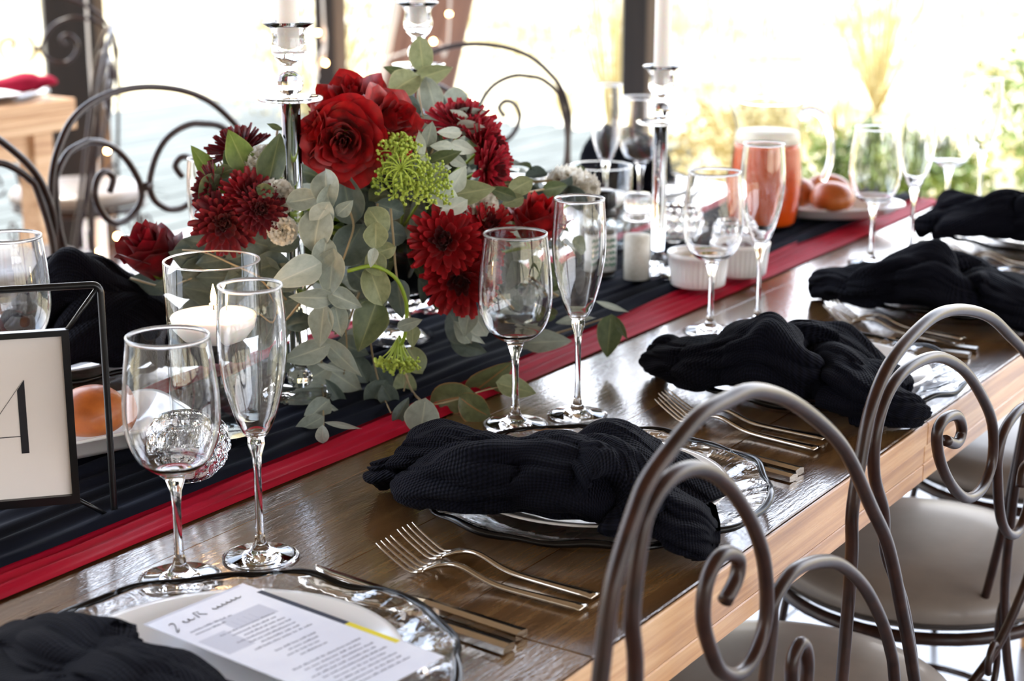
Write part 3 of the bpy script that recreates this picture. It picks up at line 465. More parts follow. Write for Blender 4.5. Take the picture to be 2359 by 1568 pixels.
def bush(x, y, z0, r, h, nl, label, m='bush_leaf', ls=.05, name='bush', tw=9, group=None):
    t = thing(name, label, 'bush', (x, y, z0), group=group)
    vs, fs = [], []; P = []
    R = random.Random(int(x * 100 + y * 37))
    for k in range(tw):
        a = R.uniform(0, 2 * PI); sp = R.uniform(.2, .9) * r
        pts = [(0, 0, 0), (math.cos(a) * sp * .35, math.sin(a) * sp * .35, h * .4), (math.cos(a) * sp * .7 + R.gauss(0, .05), math.sin(a) * sp * .7, h * .75), (math.cos(a) * sp + R.gauss(0, .05), math.sin(a) * sp, h * R.uniform(.9, 1.05))]
        pts = catmull(pts, 3); P.append(pts)
        put('branch', tube_mesh('branch', pts, [.010 * r * (1 - .7 * i / (len(pts) - 1)) + .002 for i in range(len(pts))], 5), 'straw' if m == 'straw' else 'twig', t)
    for _ in range(nl):
        if tw and R.random() < .3:
            q = R.choice(P); c = q[R.randrange(len(q) // 3, len(q))] + Vector((R.gauss(0, .08 * r), R.gauss(0, .08 * r), R.gauss(0, .06 * h)))
        else:
            a, u, rad = R.uniform(0, 2 * PI), R.uniform(-1, 1), R.uniform(.55, 1.0)
            s = math.sqrt(1 - u * u); bumpy = 1 + .22 * noise.noise(Vector((a * 1.5, u * 2.5, x)))
            c = Vector((math.cos(a) * s * r * rad * bumpy, math.sin(a) * s * r * rad * bumpy, h * .5 + u * h * .5 * rad * bumpy))
        if c.z < .02: c.z = .02 + R.random() * .1
        n = Vector((R.gauss(0, 1), R.gauss(0, 1), R.gauss(.5, 1))).normalized(); x_ = n.orthogonal().normalized(); x_ = Matrix.Rotation(R.uniform(0, 6.28), 3, n) @ x_
        y_ = n.cross(x_); l, w = ls * R.uniform(.7, 1.3), ls * .3; b = len(vs)
        vs += [c - x_ * l / 2, c + y_ * w, c + x_ * l / 2 + n * .1 * l, c - y_ * w]; fs.append((b, b + 1, b + 2, b + 3))
    f = put('foliage', mesh('foliage', vs, fs, False), m, t); f['kind'] = 'stuff'
    return t
bush(8.05, 1.95, -.3, .50, .80, 4600, 'green leafy bush nearest the table head, at the edge of the frame')
bush(8.15, 3.05, -.3, .50, .46, 3600, 'green leafy bush behind the row of empty flutes')
bush(8.5, 4.15, -.3, .45, .5, 1200, 'low straw-coloured bush behind the juice jug', m='straw')
bush(9.75, 2.5, -.3, .8, .95, 3000, 'yellow-green bush growing furthest behind the bushes', ls=.06)
bush(9.7, 5.6, -.28, .8, 1.5, 700, 'nearly bare pale shrub with thin upright branches', m='straw', tw=26, name='shrub')
bush(8.6, 7.2, -.28, .8, 1.1, 900, 'dry straw-coloured shrub beyond the corner post', m='straw', tw=20, name='shrub')
bush(5.2, 9.6, -.26, .9, .7, 1500, 'low dry yellowish shrub behind the wooden deck', m='straw', tw=14, name='shrub')
bush(11.8, 4.6, -.25, 1.0, 1.5, 1100, 'tall wispy straw shrub further out on the slope', m='straw', tw=22, name='shrub')

# ---------------------------------------------------------------- long dining table
TZ = .76; TX0, TX1, TY0, TY1 = -.5, 3.03, .60, 1.83
tb = thing('dining_table', 'long brown plank dining table laid for the banquet', 'table', ((TX0 + TX1) / 2, (TY0 + TY1) / 2, 0))
ox, oy = (TX0 + TX1) / 2, (TY0 + TY1) / 2
nb = 9; bw = (TY1 - TY0) / nb; rb = random.Random(2)
for k in range(nb):
    ya = TY0 + k * bw - oy; cut = TX0 + (TX1 - TX0) * (.36 + .33 * ((k * 5) % 3) / 2)
    if k == 0: segs = [(TX0, 1.02), (1.02, TX1)]
    else: segs = [(TX0, cut), (cut, TX1)]
    for a, b in segs:
        put('plank', bevel_box('plank', a - ox + .0001, b - ox - .0001, ya + .0001, ya + bw - .0001, .732, TZ, .0004 if k else .0012), 'table_top', tb)
for (ya, yb) in ((TY0 - .002, TY0 + .03), (TY1 - .03, TY1 + .002)):
    for (a, b) in ((TX0, .62), (.62, 1.73), (1.73, TX1)):
        for (za, zb) in ((.7105, .7318), (.690, .7100)):
            put('edge_board', bevel_box('edge_board', a - ox + .0004, b - ox - .0004, ya - oy, yb - oy, za, zb, .0012), 'table_edge', tb)
for (a, b) in ((TX0, .62), (.62, 1.73), (1.73, TX1)):
    for yy in (TY0 - .0045, TY1 + .0005):
        put('edge_board', bevel_box('edge_board', a - ox + .0004, b - ox - .0004, yy - oy, yy + .004 - oy, .7322, TZ - .0012, .0012), 'table_edge', tb)
for (xa, xb) in ((TX0, TX0 + .03), (TX1 - .03, TX1 + .001)):
    put('edge_board', bevel_box('edge_board', xa - ox, xb - ox, TY0 + .031 - oy, TY1 - .031 - oy, .690, .7318, .0015), 'table_edge', tb)
for (a, b) in ((TX0 + .15, TY0 + .14), (TX0 + .15, TY1 - .14), (TX1 - .12, TY0 + .14), (TX1 - .12, TY1 - .14)):
    put('leg', bevel_box('leg', a - ox - .05, a - ox + .05, b - oy - .05, b - oy + .05, 0, .731, .003), 'table_edge', tb)
for s in (-1, 1):
    put('rail', bevel_box('rail', TX0 + .2 - ox, TX1 - .35 - ox, s * .42 - .015, s * .42 + .015, .60, .689, .002), 'table_edge', tb)
# side table across the room
t2 = thing('dining_table', 'pale wooden table standing across the room by the dark post', 'table', (2.06, 3.90, 0), math.radians(1.5))
for k in range(5):
    put('plank', bevel_box('plank', -1.25, 1.25, -.28 + k * .112 + .0005, -.28 + (k + 1) * .112 - .0005, .725, .76, .002), 'pale_wood', t2)
for s in (-1, 1):
    put('edge_board', bevel_box('edge_board', -1.25, 1.25, s * .265 - .014, s * .265 + .014, .675, .7245, .002), 'pale_wood', t2)
    put('apron', bevel_box('apron', -1.16, 1.16, s * .23 - .012, s * .23 + .012, .60, .6745, .002), 'pale_wood', t2)
    for q in (-1, 1): put('leg', bevel_box('leg', q * 1.14 - .035, q * 1.14 + .035, s * .225 - .035, s * .225 + .035, 0, .674, .002), 'pale_wood', t2)

# ---------------------------------------------------------------- runners
def runner(name, label, m, yn, yf, zb, amp, ph, over, fq=230):
    nx, ny = 260, 110; vs, fs, uv = [], [], []
    for i in range(nx + 1):
        x = TX0 + .1 + (TX1 + over - TX0 - .1) * i / nx
        e1 = yn(x); e2 = yf(x)
        for j in range(ny + 1):
            v = j / ny; y = e1 + (e2 - e1) * v
            w = y * fq + 1.6 * math.sin(x * 2.1 + ph) + 2.2 * noise.noise(Vector((x * 1.6, y * 3, ph)))
            h = amp * (.5 + .5 * math.sin(w)) * (.35 + .65 * abs(noise.noise(Vector((x * 2.2, y * 18, ph + 5))) * 1.8))
            h += amp * .4 * (1 + noise.noise(Vector((x * 9, y * 30, ph))))
            edge = min(1, min(v, 1 - v) * 50); z = zb + h * (.25 + .75 * edge)
            xx = x
            if x > TX1 - .004:
                d = x - (TX1 - .004); z = zb + (h + .002) - max(0, d - .006) ; xx = TX1 + .004 + h * 1.5 + min(d, .006) * .8
            vs.append((xx, y, z)); uv.append((x, y))
    k = ny + 1
    for i in range(nx):
        for j in range(ny): fs.append((i * k + j, (i + 1) * k + j, (i + 1) * k + j + 1, i * k + j + 1))
    o = put(name, mesh(name, vs, fs, True, uv), m); tag(o, label, 'table runner'); return o
rn = lambda x: 1.052 + .006 * math.sin(x * 3.1) - .012 * max(0, min(1, (x - 1.5) / .8)) + .03 * max(0, x - 2.6)
runner('red_runner', 'crimson gathered table runner showing along both sides of the navy one', 'red_runner', rn, lambda x: 1.405 + .008 * math.sin(x * 2.3), TZ + .0010, .0058, 0., .32, 400)
runner('navy_runner', 'navy gathered cloth runner lying along the middle of the long table', 'navy_runner', lambda x: 1.098 + .006 * math.sin(x * 2.6 + 1) + .012 * max(0, min(1, (x - 1.4) / 1)) - .03 * max(0, min(1, (x - 2.3) / .5)) + .03 * max(0, x - 2.6), lambda x: 1.352 + .01 * math.sin(x * 2.9), TZ + .0068, .0075, 3., .26)

# ---------------------------------------------------------------- chairs
TR = .0058
def chair(label, loc, rotz, hoop, scrolls, group, inner_legs=None, seat=(0, 0), seat_r=.205, seat_z=.47):
    t = thing('scroll_chair', label, 'chair', loc, rotz, group)
    put('back_hoop', tube_mesh('back_hoop', catmull(hoop, 5), TR, 12), 'iron', t)
    for s in scrolls:
        P = catmull(s, 5); put('scroll', tube_mesh('scroll', P, TR * .96, 12), 'iron', t)
    seat_parts(t, seat, seat_r, seat_z); return t
def seat_parts(t, seat, r, z):
    sx, sy = seat
    prof = [(0, z), (r * .5, z - .002), (r * .8, z - .007), (r * .94, z - .016), (r, z - .03), (r * .985, z - .048), (r * .93, z - .058), (0, z - .06)]
    cu_ = put('cushion', lathe_mesh('cushion', prof, 48), 'cushion', t, (sx, sy, 0))
    ring = [(r * .985 * math.cos(a), r * .985 * math.sin(a), z - .047) for a in [2 * PI * k / 48 for k in range(49)]]
    put('piping', tube_mesh('piping', ring, .003, 6), 'piping', cu_)
    ring = [(r * .93 * math.cos(a), r * .93 * math.sin(a), z - .07) for a in [2 * PI * k / 40 for k in range(41)]]
    put('seat_ring', tube_mesh('seat_ring', ring, .009, 8), 'iron', t, (sx, sy, 0))
    ring = [(r * .8 * math.cos(a), r * .8 * math.sin(a), .20) for a in [2 * PI * k / 40 for k in range(41)]]
    put('brace_ring', tube_mesh('brace_ring', ring, .005, 8), 'iron', t, (sx, sy, 0))
    for s in (-1, 1):
        P = [(s * r * .62, r * .66, z - .07), (s * r * .66, r * .72, .3), (s * r * .78, r * .9, .008)]
        put('leg', tube_mesh('leg', catmull(P, 5), TR, 10), 'iron', t, (sx, sy, 0))
        P = []
        for k in range(24):
            a = -2.6 + k * .27; rr = .027 - .0007 * k
            P.append((s * (r * .97 - .012) + s * rr * math.cos(a), -r * .86, z - .012 + rr * 1.5 * math.sin(a)))
        put('leg_scroll', tube_mesh('leg_scroll', P, .0042, 8), 'iron', t, (sx, sy, 0))
        for q in (-1, 1):
            P = []
            for k in range(26):
                a = -.3 + k * .25; rr = .042 - .0011 * k
                P.append((s * r * .93, q * (.052 + rr * math.cos(a)) , z - .155 + rr * 1.25 * math.sin(a)))
            put('leg_scroll', tube_mesh('leg_scroll', P, .004, 8), 'iron', t, (sx, sy, 0))
UO = [(-.255, .79), (-.262, .842), (-.253, .888), (-.238, .918), (-.214, .945), (-.176, .975), (-.124, .996), (-.062, 1.008), (0, 1.012)]
UL = [(-.241, .886), (-.23, .905), (-.211, .921), (-.188, .933), (-.154, .939), (-.129, .941), (-.097, .935), (-.067, .923), (-.042, .904), (-.022, .878), (-.011, .852), (-.018, .828), (-.042, .811), (-.064, .805), (-.089, .806), (-.111, .817), (-.128, .838), (-.134, .859), (-.125, .877), (-.111, .887), (-.094, .888), (-.080, .878), (-.084, .867), (-.093, .857)]
def lean(z): return -.045 * max(0, (z - .5) / .5)
def generic_chair(label, loc, rotz, group, zs=1.):
    B = -.215; ws = .93
    def P3(u, z): return (u * ws, B + lean(z) + .5 * u * u, z * zs)
    low = [(-.236, B - .045, 0.004), (-.225, B - .01, .25), (-.222, B + .03, .45), (-.235, B + .03, .6), (-.246, B + .02, .7)]
    half = [P3(u, z) for u, z in UO]; low = [(a * ws, b, c) for a, b, c in low]
    hoop = low + half + [(-x, y, z) for x, y, z in (low + half)[::-1][1:]]
    sl = []
    for s in (-1, 1):
        p = [(s * -.120, B + .09, .41), (s * -.15, B + .06, .55), (s * -.20, B + .03, .70), (s * -.232, B + .01, .80)] + [P3(u, z) for u, z in UL]
        if s < 0: p = p[:4] + [(-x, y, z) for x, y, z in p[4:]]
        sl.append(p)
    t = chair(label, loc, rotz, hoop, sl, group)
    put('link', tube_mesh('link', [P3(-.012, .852), P3(.012, .852)], .008, 10), 'iron', t)
    return t
G1, G2 = 'scroll-back chairs along the near side of the long table', 'scroll-back chairs on the far side of the long table'
def traced_chair(label, cx, cy, O, Ls, group, left_leg, right_leg, ext, k=1.):
    # k slides the traced back along its distance from the eye: the back plane stands at y = .5 k
    sc2 = lambda p: (p[0] * k, 1.32 - (1.32 - p[1]) * k)
    O = [sc2(p) for p in O]; Ls = [[sc2(p) for p in L] for L in Ls]; B = .5 * k - cy
    f = lambda p: (p[0] - cx, B + lean(p[1]) * .0, p[1])
    ex_ = lambda a, b, d: tuple(a[i] + (a[i] - b[i]) / max(1e-6, math.hypot(a[0] - b[0], a[1] - b[1])) * d for i in (0, 1))
    O = [ex_(O[0], O[1], .09), ex_(O[0], O[1], .045)] + O + [ex_(O[-1], O[-2], .045), ex_(O[-1], O[-2], .09)]
    hoop = [(left_leg[0] - cx, B - .02, .004), (left_leg[1] - cx, B, .4)] + [f(p) for p in O] + [(right_leg[1] - cx, B, .4), (right_leg[0] - cx, B - .02, .004)]
    sc = []
    for L, e in zip(Ls, ext):
        sc.append([(q[0] - cx, q[1] - cy - .5 + .5 * k, q[2]) for q in e] + [f(p) for p in L])
    return chair(label, (cx, cy, 0), 0, hoop, sc, group)
# nearest chair, beside the first pair of forks
c1 = traced_chair('brown wrought-iron scroll chair nearest the camera, largest hoop in front of the table edge', 1.10, .70, C1O, [C1L, C1R[::-1] + [(1.112, .700), (1.120, .660), (1.150, .645), (1.185, .66), (1.197, .70), (1.192, .725), (1.178, .735), (1.165, .722), (1.17, .69)]], G1, (.70, .745), (1.54, 1.49),
   [[(.96, .56, .41), (.915, .53, .55), (.875, .5, .69), (.862, .5, .75)], [(1.31, .56, .41), (1.37, .52, .48), (1.385, .5, .52)]], .96)
c2 = traced_chair('brown wrought-iron scroll chair whose hoop rises against the third place setting', 1.62, .705, C2O + [(1.79, .820), (1.835, .775), (1.868, .72), (1.888, .66)],
   [C2L[3:], [(1.868, .625), (1.862, .68), (1.84, .735), (1.80, .772)] + C2R[::-1] + [(1.689, .698), (1.705, .672), (1.732, .650), (1.766, .640), (1.797, .656), (1.804, .688), (1.790, .712), (1.770, .711), (1.765, .693)]], G1, (1.285, 1.29), (1.95, 1.93),
   [[(1.56, .53, .40), (1.53, .51, .52), (1.45, .5, .66), (1.39, .5, .74)], [(1.78, .55, .41), (1.82, .52, .47), (1.855, .5, .55)]], 1.02)
c3 = generic_chair('brown scroll chair third along the near side, grey round seat past the table edge', (2.13, .735, 0), 0, G1)
c4 = generic_chair('brown scroll chair furthest along the near side, cut by the edge of the photo', (2.66, .75, 0), 0, G1)
generic_chair('brown scroll chair facing the camera behind the left rose, two big loops in its back', (1.985, 1.775, 0), PI + .05, G2)
generic_chair('brown scroll chair whose plain hoop arches between the top eucalyptus leaf and the far flute', (2.86, 1.80, 0), PI - .30, G2)
generic_chair('brown scroll chair cut by the photo edge behind the black number frame', (1.50, 1.745, 0), PI + .06, G2)
generic_chair('brown scroll chair behind the pale table, hoop crossing the dark post', (3.53, 3.90, 0), PI - .35, 'scroll-back chairs around the pale table', 1.)
generic_chair('brown scroll chair seen edge-on at the corner of the pale table', (2.70, 3.22, 0), math.radians(48), 'scroll-back chairs around the pale table')

# ---------------------------------------------------------------- tableware
def wall(outer, th):      # closed profile of a thin vessel: outer (r,z) from bottom axis up to the rim, then back down inside
    inner = [(max(r - th, 0), z + (th if r < 1e-6 else 0)) for r, z in outer]
    return outer + [((outer[-1][0] + inner[-1][0]) / 2, outer[-1][1] + th * .4)] + inner[::-1]
def stem_prof(h0, hb, rs, rfoot):   # foot and stem of a stemmed glass, closed on the axis at both ends
    return [(0, .0012), (rfoot * .8, .0006), (rfoot - .0008, .0006), (rfoot, .0018), (rfoot * .85, .0034), (rfoot * .5, .0052), (rs * 2.6, .0085), (rs * 1.5, .014), (rs * 1.02, .024), (rs * .9, .04), (rs * .9, hb - .028), (rs * 1.15, hb - .014), (rs * 2.0, hb - .004), (rs * 3.0, hb + .002)]
def stemware(kind):
    if kind == 'wine':
        h, hb, rf = .212, .093, .0355; bowl = [(.010, hb + .002), (.020, hb + .006), (.030, hb + .015), (.037, hb + .030), (.0398, hb + .048), (.0395, hb + .066), (.0375, hb + .088), (.0352, hb + .106), (.0338, h)]
        rs = .0040
    else:
        h, hb, rf = .243, .108, .0335; bowl = [(.007, hb + .002), (.0125, hb + .009), (.0185, hb + .024), (.0245, hb + .046), (.0285, hb + .070), (.0295, hb + .088), (.0288, hb + .108), (.0275, hb + .124), (.0268, h)]
        rs = .0036
    bp = [(0, hb + .0018)] + [(p.x, p.y) for p in catmull([(r, z, 0) for r, z in bowl], 4)]
    th = .0011
    o = bp; ins = [(r - th, z + (.0035 if i < 3 else .0012 if i < 8 else 0)) for i, (r, z) in enumerate(bp) if r > .004]
    prof = stem_prof(0, hb, rs, rf)[:-1] + bp[1:] + [(bp[-1][0] - th / 2, bp[-1][1] + .0005)] + ins[::-1] + [(0, hb + .0062)]
    # split at the top of the stem: foot, stem and bowl are one blown piece; the rim is a separate ring added to brighten the lip
    return lathe_mesh(kind, prof, 64), h
WINE, _ = stemware('wine'); FLUTE, _ = stemware('flute')
RIMW = lathe_mesh('rimw', [(.0338 + .0003, .2105), (.0338 + .0005, .2122), (.0338 - .0006, .2129), (.0338 - .0015, .2120), (.0338 - .0013, .2105)], 64, closed=True)
RIMF = lathe_mesh('rimf', [(.0268 + .0003, .2415), (.0268 + .0005, .2432), (.0268 - .0006, .2439), (.0268 - .0015, .2430), (.0268 - .0013, .2415)], 64, closed=True)
def glass(kind, label, x, y, group):
    t = thing('wine_glass' if kind == 'wine' else 'champagne_flute', label, 'glass', (x, y, TZ + .0002), random.uniform(0, 6), group)
    put('bowl_and_stem', WINE if kind == 'wine' else FLUTE, 'glass', t)
    put('rim', RIMW if kind == 'wine' else RIMF, 'bright_rim_glass', t)
    return t
GW, GF = 'stemmed wine glasses on the long table', 'champagne flutes on the long table'
glass('wine', 'clear wine glass in front of the cut-crystal globe, beside the charger with the menu', .958, .966, GW)
glass('flute', 'clear champagne flute in front of the floating candle cylinder', 1.032, .942, GF)
glass('wine', 'clear wine glass in front of the bright dark-red chrysanthemums', 1.470, .965, GW)
glass('flute', 'clear champagne flute in front of the right-hand bud rose', 1.537, .927, GF)
glass('wine', 'clear wine glass standing in front of the white butter ramekins', 1.952, .975, GW)
glass('flute', 'clear champagne flute in front of the juice jug', 2.018, .938, GF)
glass('wine', 'clear wine glass in front of the plate of bread rolls', 2.470, .960, GW)
glass('flute', 'clear champagne flute beyond the bread plate, next to its wine glass', 2.550, .925, GF)
glass('wine', 'clear wine glass near the table head, against the green bushes', 2.880, .985, GW)
glass('flute', 'clear champagne flute furthest along the near side of the table', 2.965, .955, GF)
glass('wine', 'clear wine glass behind the black number frame, cut by the photo edge', 1.167, 1.40, GW)
glass('flute', 'clear champagne flute behind the dark chrysanthemums at the far side', 1.53, 1.455, GF)
glass('flute', 'clear champagne flute across the table, in front of the far navy napkin', 2.515, 1.465, GF)
glass('wine', 'clear wine glass behind the shorter crystal candlestick', 2.62, 1.455, GW)
glass('wine', 'clear wine glass half hidden behind the white carnation', 2.04, 1.47, GW)

# --- place settings
def charger_surf(seed):
    R = .166; R0 = random.Random(seed); ph = [R0.uniform(0, 6) for _ in range(6)]
    def wob(a): return 1 + .010 * math.sin(7 * a + ph[0]) + .008 * math.sin(11 * a + ph[1]) + .006 * math.sin(17 * a + ph[2]) + .010 * max(0, math.sin(3 * a + ph[3])) ** 8
    def wz(a): return .0016 * math.sin(9 * a + ph[4]) + .0012 * math.sin(14 * a + ph[5])
    prof = [(0, .0022), (.105, .0022), (.118, .004), (.135, .010), (.152, .0165), (.166, .0195)]
    up = [(p.x, p.y) for p in catmull([(r, z, 0) for r, z in prof], 3)]
    full = up + [(r, z + .0036) for r, z in up[::-1]]
    def rf(r, z, a, i):
        w = max(0, (r - .11) / .056); k = w * w
        return r * (1 + (wob(a) - 1) * k), z + wz(a) * k + .0010 * k * math.sin(46 * a + 9 * math.sin(3 * a))
    me = lathe_mesh('charger', full, 150, rfun=rf)
    rim = [(wob(a) * R * math.cos(a), wob(a) * R * math.sin(a), .0215 + wz(a)) for a in [2 * PI * k / 150 for k in range(151)]]
    rr = [.0025 + .0014 * abs(math.sin(5 * k * 2 * PI / 150 + ph[0])) for k in range(151)]
    return me, mesh('rim', *tube(rim, rr, 8))
PLATE = lathe_mesh('plate', [(0, 0), (.068, 0), (.074, .0035), (.092, .0065), (.122, .0150), (.1285, .0175), (.1280, .0192), (.124, .0185), (.093, .0095), (.080, .0062), (.070, .0052), (0, .0050)], 80)
def setting(cx, cy, who, seed):
    t = thing('charger_plate', 'clear glass charger with wavy refraction-dark rim, ' + who, 'plate', (cx, cy, TZ), seed * 1.3, 'glass chargers')
    a, b = charger_surf(seed); put('plate_body', a, 'charger_glass', t); put('rim', b, 'charger_edge_refraction', t)
    p = put('dinner_plate', PLATE, 'porcelain', None, (cx, cy, TZ + .0062)); tag(p, 'white porcelain dinner plate on the glass charger ' + who, 'plate', 'white dinner plates')
for (cx, cy, who, sd) in ((.827, .79, 'under the printed menu card', 1), (1.311, .772, 'second from the camera along the near side', 2), (1.80, .755, 'third from the camera along the near side', 3), (2.29, .765, 'fourth from the camera, by the table edge', 4), (2.76, .77, 'at the head end of the near side', 5),
                          (1.36, 1.58, 'far side, behind the number frame', 6), (2.80, 1.61, 'far side, behind the short candlestick', 7), (2.28, 1.62, 'far side, hidden behind the flowers', 8)):
    setting(cx, cy, who, sd)

# --- napkins: folded, knotted cloth lofted from measured ridge lines
def napkin(label, lobes, cx, cy, rot=0., seed=0, zs=1.):
    R0 = random.Random(seed); vs, fs, uv = [], [], []
    for L in lobes:
        P = catmull([p[:3] for p in L], 12); A = catmull([(p[3], p[4], 0) for p in L], 12); n = 72; m = len(P)
        ph = [R0.uniform(0, 6) for _ in range(4)]; b0 = len(vs); dist = 0.; step = []
        for i in range(m):
            if i: dist += (P[i] - P[i - 1]).length
            step.append(dist)
        for i in range(m):
            t = (P[min(i + 1, m - 1)] - P[max(i - 1, 0)]); th = Vector((t.x, t.y, 0))
            th = th.normalized() if th.length > 1e-5 else Vector((1, 0, 0)); side = Vector((-th.y, th.x, 0)); upv = Vector((0, 0, 1))
            a, b = max(A[i].x, .003), max(A[i].y, .003); s = step[i]
            for j in range(n):
                q = 2 * PI * j / n
                w = 1 + .10 * math.cos(2 * q + s * 26 + ph[0]) + .09 * math.cos(3 * q - s * 38 + ph[1]) + .055 * math.cos(7 * q + s * 55 + ph[2])
                g1 = (1 - abs(noise.noise(Vector((math.cos(q) * 1.6, math.sin(q) * 1.6, s * 9 + ph[3]))))) ** 9; g2 = (1 - abs(noise.noise(Vector((math.cos(q) * 2.6 + 7, math.sin(q) * 2.6, s * 5 + ph[1]))))) ** 12
                w *= 1.05 - .16 * g1 - .14 * g2
                c = P[i] + side * (math.cos(q) * a * w) + upv * (math.sin(q) * b * w)
                c += Vector((1, 1, .6)) * .006 * noise.noise(c * 26 + Vector((ph[3], 0, seed)))
                c.z = max(c.z * zs, .0015 if math.hypot(c.x, c.y) > .178 else (.0255 if math.hypot(c.x, c.y) > .125 else .026 if math.hypot(c.x, c.y) > .09 else .016) + .002)
                vs.append(c); uv.append((s, j / n * 5.0 * a))
        for i in range(m - 1):
            for j in range(n):
                j2 = (j + 1) % n; fs.append((b0 + i * n + j, b0 + i * n + j2, b0 + (i + 1) * n + j2, b0 + (i + 1) * n + j))
        fs.append(tuple(b0 + j for j in range(n - 1, -1, -1))); fs.append(tuple(b0 + (m - 1) * n + j for j in range(n)))
        uv_fix = None
    o = put('napkin', mesh('napkin', vs, fs, True, uv), 'napkin', None, (cx, cy, TZ), (0, 0, rot))
    return tag(o, label, 'napkin', 'navy gauze napkins on the plates')
napkin('navy gauze napkin heaped at the bottom corner of the photo, beside the menu', NAP1, .827, .79, 0, 1, .62)
napkin('navy gauze napkin twisted over the second charger, behind the two forks', NAP2, 1.311, .772, 0, 2)
napkin('navy gauze napkin peaked on the third charger, seen inside two chair hoops', NAP3, 1.80, .755, 0, 3)
napkin('navy gauze napkin on the fourth charger, between forks and furthest hoop', NAP3, 2.29, .765, .10, 4, .95)
napkin('navy gauze napkin at the table head, cut by the photo edge', NAP2, 2.76, .77, -.12, 5, 1.15)
NAPF = [[(-.13, -.04, .02, .03, .014), (-.09, -.03, .06, .05, .03), (-.03, -.01, .10, .06, .05), (.03, .0, .085, .055, .045), (.10, .02, .045, .05, .03), (.17, .03, .02, .03, .012)],
        [(-.05, -.08, .03, .03, .015), (.0, -.05, .07, .05, .035), (.04, .03, .06, .055, .04), (.06, .10, .03, .03, .015)]]
napkin('navy gauze napkin across the table, behind the number frame', NAPF, 1.345, 1.475, math.radians(-62), 6, 1.05)
napkin('navy gauze napkin across the table, peaked behind the far flute', NAPF, 2.74, 1.56, -.15, 7, .95)
napkin('navy gauze napkin across the table, hidden behind the roses', NAPF, 2.28, 1.60, .3, 8)

# --- menu card
def prism(pts, z0, z1):
    n = len(pts); return [(x, y, z0) for x, y in pts] + [(x, y, z1) for x, y in pts], [tuple(range(n - 1, -1, -1)), tuple(range(n, 2 * n))] + [(i, (i + 1) % n, n + (i + 1) % n, n + i) for i in range(n)]
mo = Vector((.932, .871, TZ + .0275)); ex = (Vector((.838, .880, 0)) - Vector((.932, .871, 0))).normalized(); ey = Vector((ex.y, -ex.x, 0))
if ey.dot(Vector((0, -1, 0))) < 0: ey = -ey
zz = Vector((0, 0, 1)); X_ = -ex   # text runs from the far-left corner towards the top corner
Y_ = zz.cross(X_)
menu = thing('menu_card', 'white printed menu card lying on the nearest plate, edged in navy and yellow', 'menu', mx=frame_mx(mo, X_, zz))
W_, H_ = .100, .212
put('card', bevel_box('card', -W_, 0, -H_, 0, 0, .0006, 0), 'paper', menu)
put('navy_edge', mesh('navy_edge', *box(-.0055, -.0002, -.118, -.022, .0006, .00075), smooth=False), 'navy_ink', menu)
put('yellow_edge', mesh('yellow_edge', *box(-.0055, -.0002, -.170, -.118, .0006, .00075), smooth=False), 'yellow_ink', menu)
put('top_strip', mesh('top_strip', *join([box(-.099, -.0055, -.003, -.0002, .0006, .0007), box(-.060, -.020, -.062, -.040, .0006, .0007), box(-.095, -.070, -.090, -.056, .0006, .0007)]), smooth=False), 'pale_ink', menu)
def words_mesh(rows, seed):
    R0 = random.Random(seed); P = []
    for (x0, x1, y, h) in rows:
        x = x0
        while x < x1:
            w = R0.uniform(.003, .009)
            if x + w > x1: break
            k = x
            while k < x + w:
                hh = h * R0.choice((.6, .6, 1., .6)); P.append(box(k, k + .0007, y, y + hh, .0006, .0008)); P.append(box(k, k + .0011, y + R0.choice((0, hh * .5)), y + hh * .25, .0006, .0008)); k += .0014
            x += w + .0016
    return join(P)
rows = [(-.088, -.046, -.040, .0022), (-.088, -.052, -.046, .0022)]
for k in range(7): rows.append((-.078 + .006 * (k % 3), -.018 - .007 * (k % 2), -.062 - k * .0062, .0020))
for k in range(4): rows.append((-.070 + .007 * (k % 2), -.028 - .004 * (k % 3), -.112 - k * .0062, .0020))
for k in range(9): rows.append((-.084 + .005 * (k % 3), -.012 - .007 * (k % 2), -.145 - k * .0062, .0020))
put('print', mesh('print', *words_mesh(rows, 4), smooth=False), 'grey_ink', menu)
def script(name, strokes, r, m, parent, z=.0009):
    put(name, mesh(name, *join([tube([(x, y, z) for x, y in s], r, 5) for s in strokes])), m, parent)
def squig(x0, y0, w, h, n, ph=0): return [(x0 + w * k / (n * 8) + .25 * h * math.cos(2 * PI * k / 8 + ph), y0 + h * .35 * (1 + math.sin(2 * PI * k / 8 + ph)) + .0004 * k / 8) for k in range(n * 8 + 1)]
script('heading', [[(-.090 + .004 * math.sin(t * .5), -.024 + .008 * math.sin(t * .37 + 1)) for t in range(14)], squig(-.080, -.024, .010, .006, 2), [(-.066, -.024), (-.064, -.014), (-.060, -.015), (-.062, -.019), (-.058, -.024)], squig(-.050, -.022, .030, .0045, 6)], .00028, 'ink', menu)
put('ghost_lettering', mesh('ghost', *join([box(-.062 + q * .006, -.0585 + q * .006, -.060, -.048, .00072, .00085) for q in range(5)] + [box(-.062, -.0475, -.061, -.0602, .00072, .00085)]), smooth=False), 'pale_ink', menu)

m2 = thing('menu_card', 'blank-looking white card on the far charger behind the number stand', 'menu', (1.455, 1.545, TZ + .030), math.radians(28))
put('card', bevel_box('card', -.05, .05, 0, .19, 0, .0006, 0), 'paper', m2)
